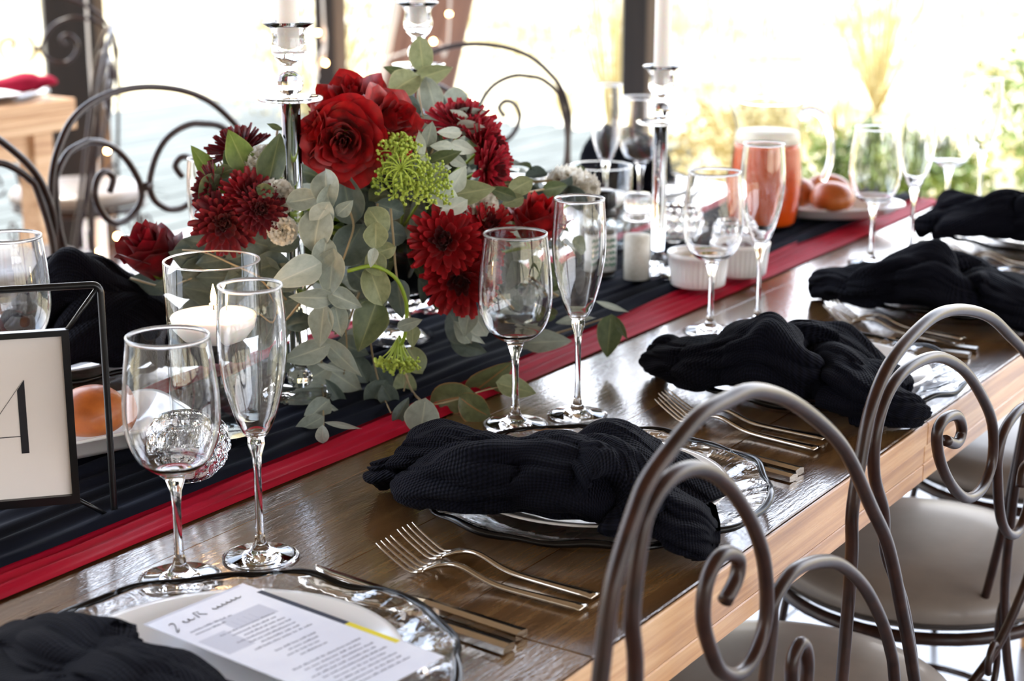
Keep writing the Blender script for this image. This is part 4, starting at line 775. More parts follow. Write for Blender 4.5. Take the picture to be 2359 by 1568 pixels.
# --- cutlery
def fork_parts():
    N = 36; vs, fs = [], []
    def zc(s):      # s: 0 handle end .. 1 tine tips
        return .004 + .010 * math.exp(-((s - .62) / .13) ** 2) - .003 * math.exp(-((s - .80) / .05) ** 2) + .017 * max(0, (s - .83) / .17) ** 1.3 * 1.0
    def wd(s):
        if s < .5: return .0080 - .0046 * (s / .5) ** .9
        if s < .66: return .0034 - .002 * (s - .5)
        if s < .76: t = (s - .66) / .10; return .0031 + .0092 * (t * t * (3 - 2 * t))
        return .0123
    Lh = .198
    ss = [.765 * i / N for i in range(N + 1)]
    for s in ss:
        w = wd(s); z = zc(s); th = .0019 if s > .03 else .0014
        cup = -.0010 if s > .7 else 0
        for (a, b) in ((-1, 0), (-.6, 1), (0, 1.15 if not cup else .9), (.6, 1), (1, 0), (.6, -1), (-.6, -1)):
            vs.append((a * w, s * Lh, z + b * th + (abs(a) * .0012 if s > .7 else 0)))
    k = 7
    for i in range(N):
        for j in range(k): j2 = (j + 1) % k; fs.append((i * k + j, (i + 1) * k + j, (i + 1) * k + j2, i * k + j2))
    fs.append(tuple(range(k))); fs.append(tuple(N * k + j for j in range(k - 1, -1, -1)))
    body = mesh('body', vs, fs)
    P = []
    for i in range(9):
        s = .755 + .245 * i / 8; P.append((0, s * Lh, zc(s) + .0007))
    tine = mesh('tine', *tube(P, [.00165, .0016, .0015, .0014, .0013, .0012, .0011, .0009, .0005], 8))
    return body, tine
FB, FT = fork_parts()
def knife_parts():
    vs, fs = [], []; N = 30; L = .225
    for i in range(N + 1):
        s = i / N; y = s * L
        if s < .45: w0, w1, t = -.0072 + .003 * s, .0072 - .003 * s, .0034
        elif s < .52: w0, w1, t = -.0042, .0044, .0026
        else:
            q = (s - .52) / .48; w1 = .0046; w0 = -.0075 * min(1, q * 8) if q < .75 else -.0075 * math.sqrt(max(0, 1 - ((q - .75) / .25) ** 2)) + .0044 * ((q - .75) / .25) ** 2; t = .0010
        for a, b in ((w0, -.7), (w0, .7), (w0 * .5 + w1 * .5, 1), (w1, .7), (w1, -.7), (w0 * .5 + w1 * .5, -1)): vs.append((a, y, .0040 + b * t * 1.15))
    for i in range(N):
        for j in range(6): j2 = (j + 1) % 6; fs.append((i * 6 + j, (i + 1) * 6 + j, (i + 1) * 6 + j2, i * 6 + j2))
    fs.append(tuple(range(6))); fs.append(tuple(N * 6 + j for j in range(5, -1, -1)))
    cut = 14 * 6
    hf = [f for f in fs if max(f) < cut + 6]; bf = [tuple(i - cut for i in f) for f in fs if min(f) >= cut]
    return mesh('handle', vs[:cut + 6], hf, False), mesh('blade', vs[cut:], bf)
KH, KB = knife_parts()
def place(p0, p1, flip=1):      # origin at the handle end, +Y along the piece
    d = (Vector(p1) - Vector(p0)); return math.atan2(d.y, d.x) - PI / 2
def fork(label, p0, p1, dz=0.):
    t = thing('fork', label, 'fork', (p0[0], p0[1], TZ + dz), place(p0, p1), 'steel forks')
    hb_ = put('handle', FB, 'steel', t)
    for k in range(4): put('tine', FT, 'steel', hb_, (-.0106 + k * .00707, 0, 0))
def knife(label, p0, p1, dz=0.):
    t = thing('knife', label, 'knife', (p0[0], p0[1], TZ + dz + .0003), place(p0, p1), 'steel knives')
    put('handle', KH, 'steel', t); put('blade', KB, 'steel', t)
fork('steel fork nearer the camera of the two in front of the second charger', (1.088, .648), (1.082, .84))
fork('steel fork nearer the second charger of the two in front of it', (1.113, .652), (1.118, .863))
fork('steel fork seen inside the nearest chair hoop, outer of two', (1.566, .655), (1.588, .85))
fork('steel fork beside the third charger, inner of two', (1.603, .662), (1.610, .86))
fork('steel fork before the fourth charger, outer of two', (2.050, .680), (2.095, .86))
fork('steel fork tucked against the fourth charger rim', (2.085, .680), (2.118, .87))
fork('steel fork before the charger at the table head, outer of two', (2.545, .685), (2.575, .87))
fork('steel fork tucked against the charger at the table head', (2.572, .69), (2.600, .87))
knife('steel knife nearer the camera of the pair beside the menu setting', (.991, .656), (1.005, .87))
knife('steel knife further from the camera of the pair beside the menu setting', (1.016, .661), (1.033, .883))
knife('steel knife with its handle end inside the nearest chair hoop, outer of two', (1.468, .637), (1.498, .86), .0)
knife('steel knife close to the second charger behind its napkin, inner of two', (1.489, .640), (1.523, .86), .0)
knife('steel knife lying before the fourth charger, outer handle end', (2.010, .645), (1.992, .86))
knife('steel knife lying before the fourth charger, inner handle end', (2.040, .645), (2.022, .86))
knife('steel knife beside the far charger behind the number frame', (1.565, 1.745), (1.570, 1.55))
knife('steel knife beside the far charger, next to its twin', (1.595, 1.745), (1.600, 1.55))

# --- black wire table-number stand
fw = Vector((1.023 - .947, 1.111 - 1.179, 0)).normalized(); fn = Vector((-fw.y, fw.x, 0))
if fn.dot(Vector((-1, -1, 0))) < 0: fn = -fn
cr = Vector((1.023, 1.111, TZ + .003)); Wd = .185; Ht = .221
stand = thing('number_stand', 'black wire table-number stand holding a card with the letter A', 'sign', mx=frame_mx(cr - fw * Wd, fw, (0, 0, 1)))
# local: x along width, z up, y towards the back (-fn)
sgn = 1 if (Matrix(((fw.x, 0, 0), (fw.y, 0, 0), (0, 0, 1))) and Vector((0, 0, 1)).cross(fw).dot(fn) > 0) else -1   # +y = front if 1
def rrect(x0, x1, z0, z1, y, c=.007):
    P = []
    for cx_, cz_, a0 in ((x1 - c, z0 + c, -90), (x1 - c, z1 - c, 0), (x0 + c, z1 - c, 90), (x0 + c, z0 + c, 180)):
        for k in range(5): a = math.radians(a0 + k * 22.5); P.append((cx_ + c * math.cos(a), y, cz_ + c * math.sin(a)))
    return P + [P[0]]
put('wire_ring', tube_mesh('wire_ring', rrect(0, Wd, 0, Ht, 0), .0032, 10), 'black_metal', stand)
pf = sgn * .022; ix0, ix1, iz0, iz1 = .030, Wd - .0295, .028, Ht - .033
put('card_frame', mesh('card_frame', *join([box(ix0, ix1, pf - .004, pf + .004, iz0, iz0 + .0075), box(ix0, ix1, pf - .004, pf + .004, iz1 - .0055, iz1), box(ix0, ix0 + .0065, pf - .004, pf + .004, iz0 + .0075, iz1 - .0055), box(ix1 - .0065, ix1, pf - .004, pf + .004, iz0 + .0075, iz1 - .0055)]), smooth=False), 'black_metal', stand)
for xx, ix in ((.002, ix0 + .002), (Wd - .002, ix1 - .002)):
    for zz_, iz in ((.002, iz0 + .002), (Ht - .002, iz1 - .002)):
        put('strut', tube_mesh('strut', [(xx, 0, zz_), (ix, pf, iz)], .0021, 8), 'black_metal', stand)
card = put('card', mesh('card', *box(ix0 + .006, ix1 - .006, pf - sgn * .002 - .0006, pf - sgn * .002 + .0006, iz0 + .007, iz1 - .005), smooth=False), 'card', stand)
fx = lambda u: (Wd - u)      # u measured from the ring's outer edge on the letter side
yl = pf + sgn * (-.002 + .0009)
def flat(pts): # pts (x,z) -> thin prism in y
    n = len(pts); v = [(x, yl - .0002, z) for x, z in pts] + [(x, yl + .0002, z) for x, z in pts]
    return v, [tuple(range(n)), tuple(range(2 * n - 1, n - 1, -1))] + [(i, n + i, n + (i + 1) % n, (i + 1) % n) for i in range(n)]
lz0, lz1 = .077, .144; sx1 = ix1 - .0405; sx0 = sx1 - .0066
put('letter', mesh('letter', *join([flat([(sx0, lz0), (sx1, lz0), (sx1, lz1), (sx1 - .0004, lz1), (sx0, lz1 - .009)]), flat([(sx1 - .001, lz1), (sx0 - .0002, lz1 - .0085), (sx0 - .044, lz0), (sx0 - .0432, lz0)]), flat([(sx0, lz0 + .0155), (sx0, lz0 + .0162), (sx0 - .034, lz0 + .0162), (sx0 - .0345, lz0 + .0155)])]), smooth=False), 'ink', stand)

# --- cylinder vases with floating candles
def cylinder(label, x, y, r, h, water, clabel, lit, cr_, coff):
    t = thing('cylinder_vase', label, 'vase', (x, y, TZ + .0145), 0, 'clear cylinder vases')
    p = [(0, 0), (r - .002, 0), (r, .002), (r, h - .001), (r - .0012, h), (r - .0026, h - .001), (r - .0026, .012), (r - .006, .009), (0, .009)]
    put('glass_wall', lathe_mesh('glass_wall', p, 80), 'thin_glass', t)
    rw = r - .0029
    put('rim', lathe_mesh('rim', [(r + .0001, h - .0008), (r - .0004, h + .0004), (r - .0022, h + .0004), (r - .0027, h - .0008)], 80, closed=True), 'bright_rim_glass', t)
    put('water', lathe_mesh('water', [(0, .0095), (rw - .004, .0095), (rw, .0125), (rw, water), (0, water)], 64), 'thin_water', t)
    c = thing('floating_candle', clabel, 'candle', (x + coff[0], y + coff[1], TZ + .0145 + water - cr_ * .5), 0, 'floating candles')
    q = cr_
    cb_ = put('body', lathe_mesh('body', [(0, 0), (q * .35, .0005), (q * .7, q * .14), (q * .93, q * .38), (q, q * .62), (q * .97, q * .66), (q * .88, q * .62), (q * .74, q * .64), (q * .55, q * .74), (q * .3, q * .80), (0, q * .78)], 48), 'wax', c)
    put('wick', tube_mesh('wick', [(0, 0, q * .76), (.0004, 0, q * .76 + .006)], .0007, 6), 'wick', cb_)
    if lit:
        fl = [(0, 0), (.0016, .002), (.0030, .006), (.0030, .010), (.0018, .016), (.0006, .021), (0, .023)]
        put('flame', lathe_mesh('flame', fl, 16), 'flame', cb_, (.0004, 0, q * .76 + .005))
        ld = bpy.data.lights.new('candle_glow', 'POINT'); ld.energy = .12; ld.color = (1, .6, .3); ld.shadow_soft_size = .006
        lo = bpy.data.objects.new('candle_glow', ld); COL.objects.link(lo); lo.parent = c; lo.location = (0, 0, q * .76 + .030)
cylinder('clear glass cylinder with the lit floating candle, left of the flowers', 1.234, 1.177, .049, .186, .122, 'lit white floating candle in the cylinder left of the flowers', True, .0445, (.0, .0))
cylinder('clear glass cylinder behind the flute by the right-hand rose', 1.80, 1.19, .047, .195, .150, 'white floating candle behind the flute, beside the red bud rose', False, .034, (0, 0))
cylinder('short clear glass cylinder in front of the far navy napkin', 2.26, 1.325, .049, .135, .085, 'white floating candle in the short cylinder near the salt grinder', False, .040, (0, 0))

# --- crystal candlesticks with taper candles
def candlestick(label, clabel, x, y, h, tag_, ztop):
    t = thing('candlestick', label, 'candlestick', (x, y, TZ + .0148), tag_, 'crystal candlesticks')
    put('foot', lathe_mesh('foot', [(0, 0), (.036, 0), (.0375, .002), (.037, .005), (.030, .007), (.012, .0085), (0, .0085)], 24, False), 'crystal', t)
    def fball(z, r): put('faceted_ball', mesh('fb', *ball(r, (0, 0, z), 12, 7, .93), smooth=False), 'crystal', t)
    fball(.0222, .0145)
    zd = h - .083
    put('rod', lathe_mesh('rod', [(0, .036), (.0085, .036), (.0103, .038), (.0103, zd - .0015), (.0085, zd - .0003), (0, zd - .0003)], 32), 'crystal', t)
    put('drip_plate', lathe_mesh('drip_plate', [(0, zd), (.012, zd), (.034, zd + .0006), (.0352, zd + .002), (.0348, zd + .0042), (.030, zd + .0046), (0, zd + .0046)], 36), 'crystal', t)
    fball(zd + .0185, .0145)
    z = zd + .032
    cup = [(0, z), (.008, z), (.0088, z + .002), (.0078, z + .004), (.0100, z + .007), (.0155, z + .013), (.0190, z + .021), (.0192, z + .026), (.0172, z + .034), (.0168, z + .039), (.0200, z + .045), (.0268, z + .0492), (.0275, z + .0505), (.0262, z + .0515), (.0185, z + .0475), (.0148, z + .041), (.0145, z + .030), (.0135, z + .022), (0, z + .020)]
    put('candle_cup', lathe_mesh('candle_cup', cup, 40), 'crystal', t)
    c = thing('taper_candle', clabel, 'candle', (x, y, TZ + .0148 + z + .0205), 0, 'white taper candles')
    wb_ = put('wax_body', lathe_mesh('wax_body', [(0, 0), (.0108, 0), (.0118, .002), (.0112, .20), (.0106, .235), (.006, .243), (0, .245)], 32), 'wax', c)
    put('wick', tube_mesh('wick', [(0, 0, .244), (.0003, 0, .252)], .0008, 6), 'wick', wb_)
candlestick('tall crystal candlestick left of the red roses', 'white taper candle in the candlestick left of the roses', 1.39, 1.20, .412, 0, 0)
candlestick('tall crystal candlestick behind the top eucalyptus leaf', 'white taper candle in the candlestick behind the flowers', 1.800, 1.333, .407, .2, 0)
candlestick('shorter crystal candlestick beside the salt grinder', 'white taper candle in the shorter candlestick', 2.157, 1.166, .305, .1, 0)

# --- cut-crystal globes
def globe(label, x, y, r):
    t = thing('tealight_globe', label, 'candle holder', (x, y, TZ + .0142), 0, 'cut crystal tealight globes')
    n = 16; out = []
    prof = [(r * math.sin(p), r * (1 - math.cos(p)) * .93) for p in [.42 + (2.25 - .42) * k / 22 for k in range(23)]]
    z0 = prof[0][1]; prof = [(a, b - z0) for a, b in prof]
    o = [(0, 0)] + prof; inn = [(a - .0055, b + .001) for a, b in prof[::-1]]; inn = [(max(a, .001), max(b, .006)) for a, b in inn]
    full = o + [(prof[-1][0] - .0025, prof[-1][1] + .0015)] + inn + [(0, .006)]
    def rf(rr, z, a, i):
        if 1 <= i <= 23:
            k = (i - 1) / 22 * 4.2; d = abs(math.sin(n / 2 * a + PI * .5 * math.floor(k))) * abs(math.sin(PI * (k % 1)))
            return rr * (1 - .045 + .085 * d), z
        return rr, z
    put('cut_bowl', lathe_mesh('cut_bowl', full, 96, rfun=rf, smooth=False), 'crystal', t)
    put('tealight', lathe_mesh('tealight', [(0, .0075), (.016, .0075), (.0165, .008), (.0165, .018), (.0155, .0175), (0, .0165)], 24), 'wax', t)
globe('cut-crystal tealight globe behind the nearest wine glass', 1.120, 1.112, .0415)
globe('cut-crystal tealight globe beside the shorter candlestick', 2.395, 1.262, .040)
globe('cut-crystal tealight globe behind the flute before the jug', 2.375, 1.150, .034)

# --- dishes and bread
def dish(label, x, y, a, b, h, rot, power):
    me = None; n = 72; prof = [(0, .002), (.60, .002), (.70, .004), (.86, h * .45), (1.0, h), (1.04, h + .001), (1.03, h + .004), (.97, h + .003), (.82, h * .45 + .004), (.68, .008), (.58, .006), (0, .006)]
    vs, fs = [], []; k = len(prof)
    for j in range(n):
        t = 2 * PI * j / n; c, s = math.cos(t), math.sin(t); q = (abs(c) ** power + abs(s) ** power) ** (-1 / power)
        for (r, z) in prof: vs.append((a * r * q * c, b * r * q * s, z))
    for j in range(n):
        j2 = (j + 1) % n
        for i in range(k - 1): fs.append((j * k + i, j2 * k + i, j2 * k + i + 1, j * k + i + 1))
    o = put('serving_dish', mesh('dish', vs, fs), 'porcelain', None, (x, y, TZ + .0138), (0, 0, rot)); return tag(o, label, 'dish', 'white bread dishes')
def roll(label, x, y, z, r, sz, rot):
    vs, fs = ball(r, (0, 0, 0), 32, 18, sz); vs = [Vector(v) for v in vs]
    vs = [v * (1 + .05 * noise.noise(v * 30 + Vector((x * 9, 0, 0)))) for v in vs]
    vs = [Vector((v.x * 1.12, v.y, v.z if v.z > 0 else v.z * .72)) for v in vs]
    o = put('bread_roll', mesh('roll', vs, fs), 'crust', None, (x, y, z), (0, 0, rot)); tag(o, label, 'bread', 'bread rolls')
dish('white rectangular dish holding a bread roll, behind the number stand', 1.125, 1.275, .115, .068, .026, math.radians(-20), 5)
roll('round golden bread roll behind the number stand', 1.140, 1.262, TZ + .048, .036, .82, .3)
dish('white oval dish of three bread rolls beyond the juice jug', 2.735, 1.135, .118, .072, .022, math.radians(-56), 2.2)
roll('golden bread roll in front of its two neighbours on the oval dish', 2.690, 1.120, TZ + .052, .037, .84, 1.)
roll('golden bread roll half hidden behind the juice jug', 2.705, 1.195, TZ + .052, .037, .84, .4)
roll('golden bread roll at the back of the oval dish', 2.775, 1.165, TZ + .052, .036, .8, 2.)

# --- ramekins
def ramekin(label, x, y):
    t = thing('ramekin', label, 'dish', (x, y, TZ + .0142), 0, 'white fluted ramekins'); n = 144
    prof = [(0, 0), (.036, 0), (.0385, .002), (.0425, .041), (.0440, .042), (.0445, .048), (.0430, .0492), (.0405, .048), (.0385, .040), (.0350, .008), (0, .006)]
    def rf(r, z, a, i): return (r * (1 + .014 * math.cos(36 * a)) if i in (2, 3) else r), z
    p2 = prof[:3] + [(.0395, .012), (.0410, .026)] + prof[3:]
    def rf2(r, z, a, i): return (r * (1 + .016 * math.cos(36 * a)) if 2 <= i <= 5 else r), z
    put('fluted_bowl', lathe_mesh('ramekin', p2, n, rfun=rf2), 'porcelain', t); return t
ramekin('white fluted ramekin of butter curls with parsley', 2.135, 1.088)
ramekin('white fluted ramekin of brown pate beside the butter ramekin', 2.232, 1.070)
for k, (dx, dy, a) in enumerate(((-.012, .008, .3), (.010, .012, 1.4), (.008, -.014, 2.2), (-.014, -.012, 2.9))):
    P = [(.012 * math.cos(a + u * .9) * (1 - .06 * u), .012 * math.sin(a + u * .9) * (1 - .06 * u), .002 * u) for u in range(7)]
    o = put('butter_curl', mesh('curl', *tube(catmull(P, 3), [.006 * (1 - abs(i - 9) / 14) for i in range(19)], 10)), 'butter', None, (2.135 + dx, 1.088 + dy, TZ + .046)); tag(o, 'pale orange butter curl in the ramekin under the wine glass', 'butter', 'butter curls')
bm_p = join([ball(.0042, (math.cos(k * 2.4) * .005 * (k % 3), math.sin(k * 2.4) * .005 * (k % 3), .0015 * (k % 4)), 6, 4) for k in range(10)])
o = put('parsley_sprig', mesh('parsley', *bm_p), 'parsley', None, (2.133, 1.082, TZ + .060)); tag(o, 'small green parsley sprig on top of the butter', 'herb')
P = join([ball(.009 + .002 * (k % 3), (math.cos(k * 2.1) * .019, math.sin(k * 2.1) * .019, 0), 8, 6) for k in range(7)] + [ball(.03, (0, 0, -.018), 16, 8, .7)])
o = put('pate', mesh('pate', *P), 'pate', None, (2.232, 1.070, TZ + .050)); tag(o, 'rough brown spread filling the ramekin by the red runner', 'spread')

# --- juice jug
jx, jy = 2.573, 1.190; RV = Vector((math.sin(YAW), -math.cos(YAW), 0)); jr = math.atan2(RV.y, RV.x)
jug = thing('juice_jug', 'glass jug of orange juice with an open hooked handle', 'jug', (jx, jy, TZ + .0146), jr)
jp = [(0, 0), (.046, 0), (.050, .003), (.0565, .030), (.0605, .062), (.0605, .095), (.0570, .135), (.0535, .165), (.0530, .185), (.0560, .205), (.0575, .212)]
jo = [(p.x, p.y) for p in catmull([(r, z, 0) for r, z in jp[1:]], 4)]
ji = [(r - .003, max(z, .009)) for r, z in jo[::-1]]
jf = [(0, 0)] + jo + [(jo[-1][0] - .0015, jo[-1][1] + .0012)] + ji + [(0, .009)]
def spout(r, z, a, i):
    k = max(0, (z - .165) / .05) ** 1.5 * math.exp(-((abs(abs(a) - PI) if a <= PI else abs(a - PI)) / .45) ** 2)
    return r + .022 * k, z + .016 * k
put('glass_body', lathe_mesh('jug', jf, 96, rfun=spout), 'jug_glass', jug)
put('rim', lathe_mesh('rim', [(jo[-1][0] + .0006, jo[-1][1] - .001), (jo[-1][0] - .0012, jo[-1][1] + .0022), (jo[-1][0] - .0034, jo[-1][1] - .001)], 96, rfun=spout, closed=True), 'glass', jug)
hd = catmull([(.0515, 0, .184), (.066, 0, .196), (.088, 0, .188), (.103, 0, .158), (.106, 0, .120), (.098, 0, .088), (.094, 0, .080)], 6)
put('handle', mesh('handle', *tube(hd, [.0075 - .002 * i / (len(hd) - 1) for i in range(len(hd))], 12)), 'glass', jug)
jl = [(r - .0033, max(z, .0095)) for r, z in jo if z < .142]
put('juice', lathe_mesh('juice', [(0, .0095)] + jl[1:] + [(jl[-1][0] + .0001, .1435), (0, .1435)], 64), 'juice', jug)
put('froth', lathe_mesh('froth', [(0, .144), (jl[-1][0] - .0004, .144), (jl[-1][0] - .0028, .163), (0, .1625)], 64), 'froth', jug)

# --- salt and pepper grinders
def grinder(label, x, y, fill, cap, lab):
    t = thing('spice_grinder', label, 'grinder', (x, y, TZ + .0142), 0)
    put('jar', lathe_mesh('jar', [(0, 0), (.0195, 0), (.021, .0015), (.021, .078), (.018, .086), (.0165, .088), (.0165, .090), (.0145, .090), (.0165, .083), (.0192, .077), (.0192, .004), (0, .004)], 48), 'thin_glass', t)
    put('contents', lathe_mesh('fill', [(0, .0045), (.0188, .0045), (.0188, .068 if fill == 'salt' else .072), (0, .071)], 40), fill, t)
    n = 60
    def rf(r, z, a, i): return (r * (1 + .03 * math.cos(20 * a)) if .017 < r else r), z
    put('cap', lathe_mesh('cap', [(0, .0905), (.0185, .0905), (.0195, .092), (.0195, .100), (.0170, .102), (.0170, .104), (.0195, .106), (.0190, .126), (.0165, .129), (0, .129)], 120, rfun=rf), cap, t)
    if lab:
        put('label', lathe_mesh('label', [(.0211, .012), (.02135, .012), (.02135, .066), (.0211, .066)], 48, closed=True), 'white_label', t)
        g = []
        for k in range(5):
            for a0 in (-2.6, -1.9):
                P = [((.0216) * math.cos(a0 + u * .1 - .2), (.0216) * math.sin(a0 + u * .1 - .2), .022 + k * .009 + .0018 * math.sin(u * 1.7 + k)) for u in range(7)]
                g.append(tube(P, .0014, 6))
        put('lettering', mesh('lettering', *join(g)), 'green_label', t)
    return t
grinder('clear-capped grinder of white salt beside the candlestick foot', 2.105, 1.172, 'salt', 'clear_plastic', False)
grinder('black-capped pepper grinder with a green label behind the salt', 2.10, 1.228, 'peppercorn', 'black_plastic', True)

# --- things by the posts: candle in hurricane, low step, fairy lights, items on the pale table
hx, hy = 3.70, 3.86
stp = thing('wooden_plinth', 'low dark amber wooden plinth at the foot of the dark post', 'plinth', (hx + .35, hy + .1, 0), math.radians(-42))
for k in range(4): put('board', bevel_box('board', -.75, .75, -.36 + k * .18 + .001, -.36 + (k + 1) * .18 - .001, .12, .15, .003), 'amber_wood', stp)
put('riser', bevel_box('riser', -.73, .73, -.345, .345, 0, .119, .003), 'amber_wood', stp)
hc = thing('pillar_candle', 'white pillar candle standing on the amber plinth', 'candle', (3.63, 3.95, .15))
put('wax_body', lathe_mesh('pillar', [(0, 0), (.034, 0), (.035, .002), (.035, .196), (.032, .2), (0, .197)], 32), 'wax', hc)
put('wick', tube_mesh('wick', [(0, 0, .196), (.001, 0, .21)], .0012, 6), 'wick', hc)
def fairy(label, pts, bulbs):
    t = thing('fairy_lights', label, 'string lights', pts[0])
    o0 = Vector(pts[0]); P = [p - o0 for p in catmull(pts, 8)]
    Q = [p + Vector((.004 * math.cos(i * 1.3), .004 * math.sin(i * 1.3), 0)) for i, p in enumerate(P)]
    put('cable', tube_mesh('cable', Q, .0045, 6), 'cable', t)
    me = mesh('bulb', *ball(.0085, (0, 0, 0), 10, 6))
    for b in bulbs: put('bulb', me, 'bulb', t, Vector(b) - o0)
fairy('twisted cable of fairy lights hanging down the middle post', [(5.202, 4.313, 3.8), (5.202, 4.313, 0.913), (5.206, 4.308, 0.813), (5.201, 4.315, 0.729), (5.184, 4.335, 0.628), (5.18, 4.339, 0.56), (5.185, 4.334, 0.406), (5.192, 4.325, 0.02)], [(5.183, 4.324, 0.788), (5.2, 4.304, 0.67), (5.202, 4.313, 1.2), (5.202, 4.313, 1.6)])
fairy('string of fairy lights wound around the leaning timber strut', [(5.20, 3.60, 2.6), (5.13, 3.657, .888), (5.088, 3.70, .79), (4.954, 3.86, .70), (4.98, 3.858, .55), (5.0, 3.83, .02)], [(4.98, 3.858, .733), (4.954, 3.86, .822), (5.13, 3.657, .888), (5.088, 3.70, .79)])
fairy('string of fairy lights trailing over the amber plinth by the dark post', [(3.96, 4.26, 3.8), (3.946, 4.264, 0.51), (3.952, 4.254, 0.378), (3.95, 4.15, 0.16), (3.75, 3.95, 0.158), (3.55, 3.8, 0.157), (3.46, 3.78, 0.157), (3.4, 3.92, 0.157)], [(3.97, 4.236, 0.483), (3.97, 4.236, 0.385), (3.6, 3.82, 0.3), (3.515, 3.812, 0.267), (3.525, 3.803, 0.167), (3.6, 3.82, 0.166), (3.65, 3.84, 0.165), (3.46, 3.86, 0.166)])

# things on the pale table across the room
o = put('napkin', None or mesh('napkin_red', *join([(lambda vs, fs: ([(x * 1.9, y, z * (1 + .35 * math.sin(x * 60))) for x, y, z in vs], fs))(*ball(.045, (0, 0, 0), 20, 10, .55)), (lambda vs, fs: ([(x * 1.5 + .06, y * .8 - .01, z + .004 * math.sin(x * 90)) for x, y, z in vs], fs))(*ball(.036, (0, 0, 0), 20, 10, .5))])), 'red_napkin', None, (3.20, 3.76, TZ + .045), (0, 0, -.5)); tag(o, 'dark red napkin on the pale table across the room', 'napkin')
ch_me, rim_me = charger_surf(9)
for k, (x, y) in enumerate(((3.14, 3.81), (2.55, 3.85))):
    t = thing('charger_plate', ('glass charger under the red napkin on the pale table', 'glass charger further along the pale table')[k], 'plate', (x, y, TZ + .001), 0, 'chargers on the pale table')
    put('plate_body', ch_me, 'charger_glass', t); put('rim', rim_me, 'charger_edge_refraction', t)
    p = put('dinner_plate', PLATE, 'porcelain', None, (x, y, TZ + .0072)); tag(p, ('white plate under the red napkin on the pale table', 'white plate further along the pale table')[k], 'plate', 'plates on the pale table')
t = thing('knife', 'steel knife near the end of the pale table', 'knife', (3.28, 3.75, TZ + .0013), .1, 'knives on the pale table'); put('handle', KH, 'steel', t); put('blade', KB, 'steel', t)
t = thing('fork', 'steel fork on the pale table beside the red napkin', 'fork', (2.92, 3.74, TZ + .0010), .05, 'forks on the pale table'); put('handle', FB, 'steel', t)
for k in range(4): put('tine', FT, 'steel', t, (-.0106 + k * .00707, 0, 0))

# ---------------------------------------------------------------- centrepiece
VC = Vector((1.655, 1.265, TZ + .0145))
vase = thing('flower_bowl', 'clear glass footed bowl hidden under the flowers, packed with dark green foam', 'vase', VC)
put('glass_bowl', lathe_mesh('bowl', [(0, 0), (.045, 0), (.048, .003), (.020, .012), (.016, .03), (.03, .045), (.075, .075), (.095, .115), (.098, .14), (.0955, .14), (.092, .115), (.072, .078), (.028, .05), (0, .048)], 56), 'glass', vase)
put('foam', lathe_mesh('foam', [(0, .050), (.030, .054), (.068, .082), (.088, .115), (.09, .145), (.08, .185), (.05, .205), (0, .21)], 28), 'foam', vase)
CORE = VC + Vector((0, 0, .16))

def leaf_mesh(kind, seed):
    R0 = random.Random(seed); nu, nv = 9, 6; vs, fs, uv = [], [], []
    bend, cup, tw = R0.uniform(-.12, .18), R0.uniform(.05, .16), R0.uniform(-.25, .25)
    for i in range(nu + 1):
        t = i / nu
        if kind == 'round': w = math.sin(PI * min(1, t * 1.0)) ** .62
        elif kind == 'ovate': w = (math.sin(PI * t ** .72)) ** .85
        else: w = math.sin(PI * t ** .8) ** 1.15
        w = max(w, .02)
        for j in range(nv + 1):
            v = j / nv * 2 - 1
            y = v * .5 * w; z = -bend * 4 * (t - .5) ** 2 + cup * abs(v) * w - cup * .5 + tw * (t - .5) * v * .5 + .03 * math.sin(t * 7 + seed) * v * v
            vs.append((t - .5 + .01 * math.sin(5 * v), y * (1 + .03 * math.sin(9 * t + seed)), z)); uv.append((t, j / nv))
    k = nv + 1
    for i in range(nu):
        for j in range(nv): fs.append((i * k + j, (i + 1) * k + j, (i + 1) * k + j + 1, i * k + j + 1))
    return mesh('leaf', vs, fs, True, uv)
LM = {}
def get_leaf(t, ratio, seed):
    kind = 'round' if ratio > .68 else 'ovate' if ratio > .4 else 'lance'
    key = (t, kind, seed % 4)
    if key not in LM:
        me = leaf_mesh(kind, seed % 4 + {'round': 0, 'ovate': 10, 'lance': 20}[kind]); me.materials.append(M['leaf_' + t]); LM[key] = me
    return LM[key]
SPL = {'a': 'long grey-green eucalyptus sprig hanging down the front beside the candlestick', 'b': 'grey-green eucalyptus sprig hanging beside the longest one', 'c': 'sage eucalyptus sprig below the green dill, behind its curved stem', 'd': 'dark eucalyptus sprig trailing left of the bright chrysanthemums',
 'e': 'rusty-edged eucalyptus sprig lying on the table by the second wine glass', 'f': 'short eucalyptus sprig under the lowest bright chrysanthemum', 'g': 'eucalyptus sprig reaching along the runner past the second glass pair', 'h': 'upright eucalyptus tip standing highest above the roses',
 'i': 'whitish sprig of small paired leaves beside the upper chrysanthemums', 'j': 'small whitish sprig standing just right of the big rose', 'k': 'pale broad-leaved sprig above the bright chrysanthemums', 'l': 'olive sprig reaching towards the white carnation', 'm': 'bright olive-green sprig among the dark chrysanthemums',
 'n': 'olive leaves rising right behind the tall candlestick', 'o': 'grey eucalyptus leaves under the leftmost bud rose', 'p': 'shadowy eucalyptus sprig reaching behind the candle cylinder rim', 'q': 'shadowy eucalyptus sprig low behind the front champagne flute'}
sprig = {}
for k in SPL:
    P = [Vector(p) for p in STEMS[k]]
    t = thing('eucalyptus_sprig', SPL[k], 'foliage', P[0], 0, 'eucalyptus sprigs in the arrangement'); sprig[k] = (t, P[0].copy(), P)
    Q = catmull([p - P[0] for p in P], 4)
    put('stem', tube_mesh('stem', Q, [.0014 * (1 - .4 * i / len(Q)) for i in range(len(Q))], 6), 'stem', t)
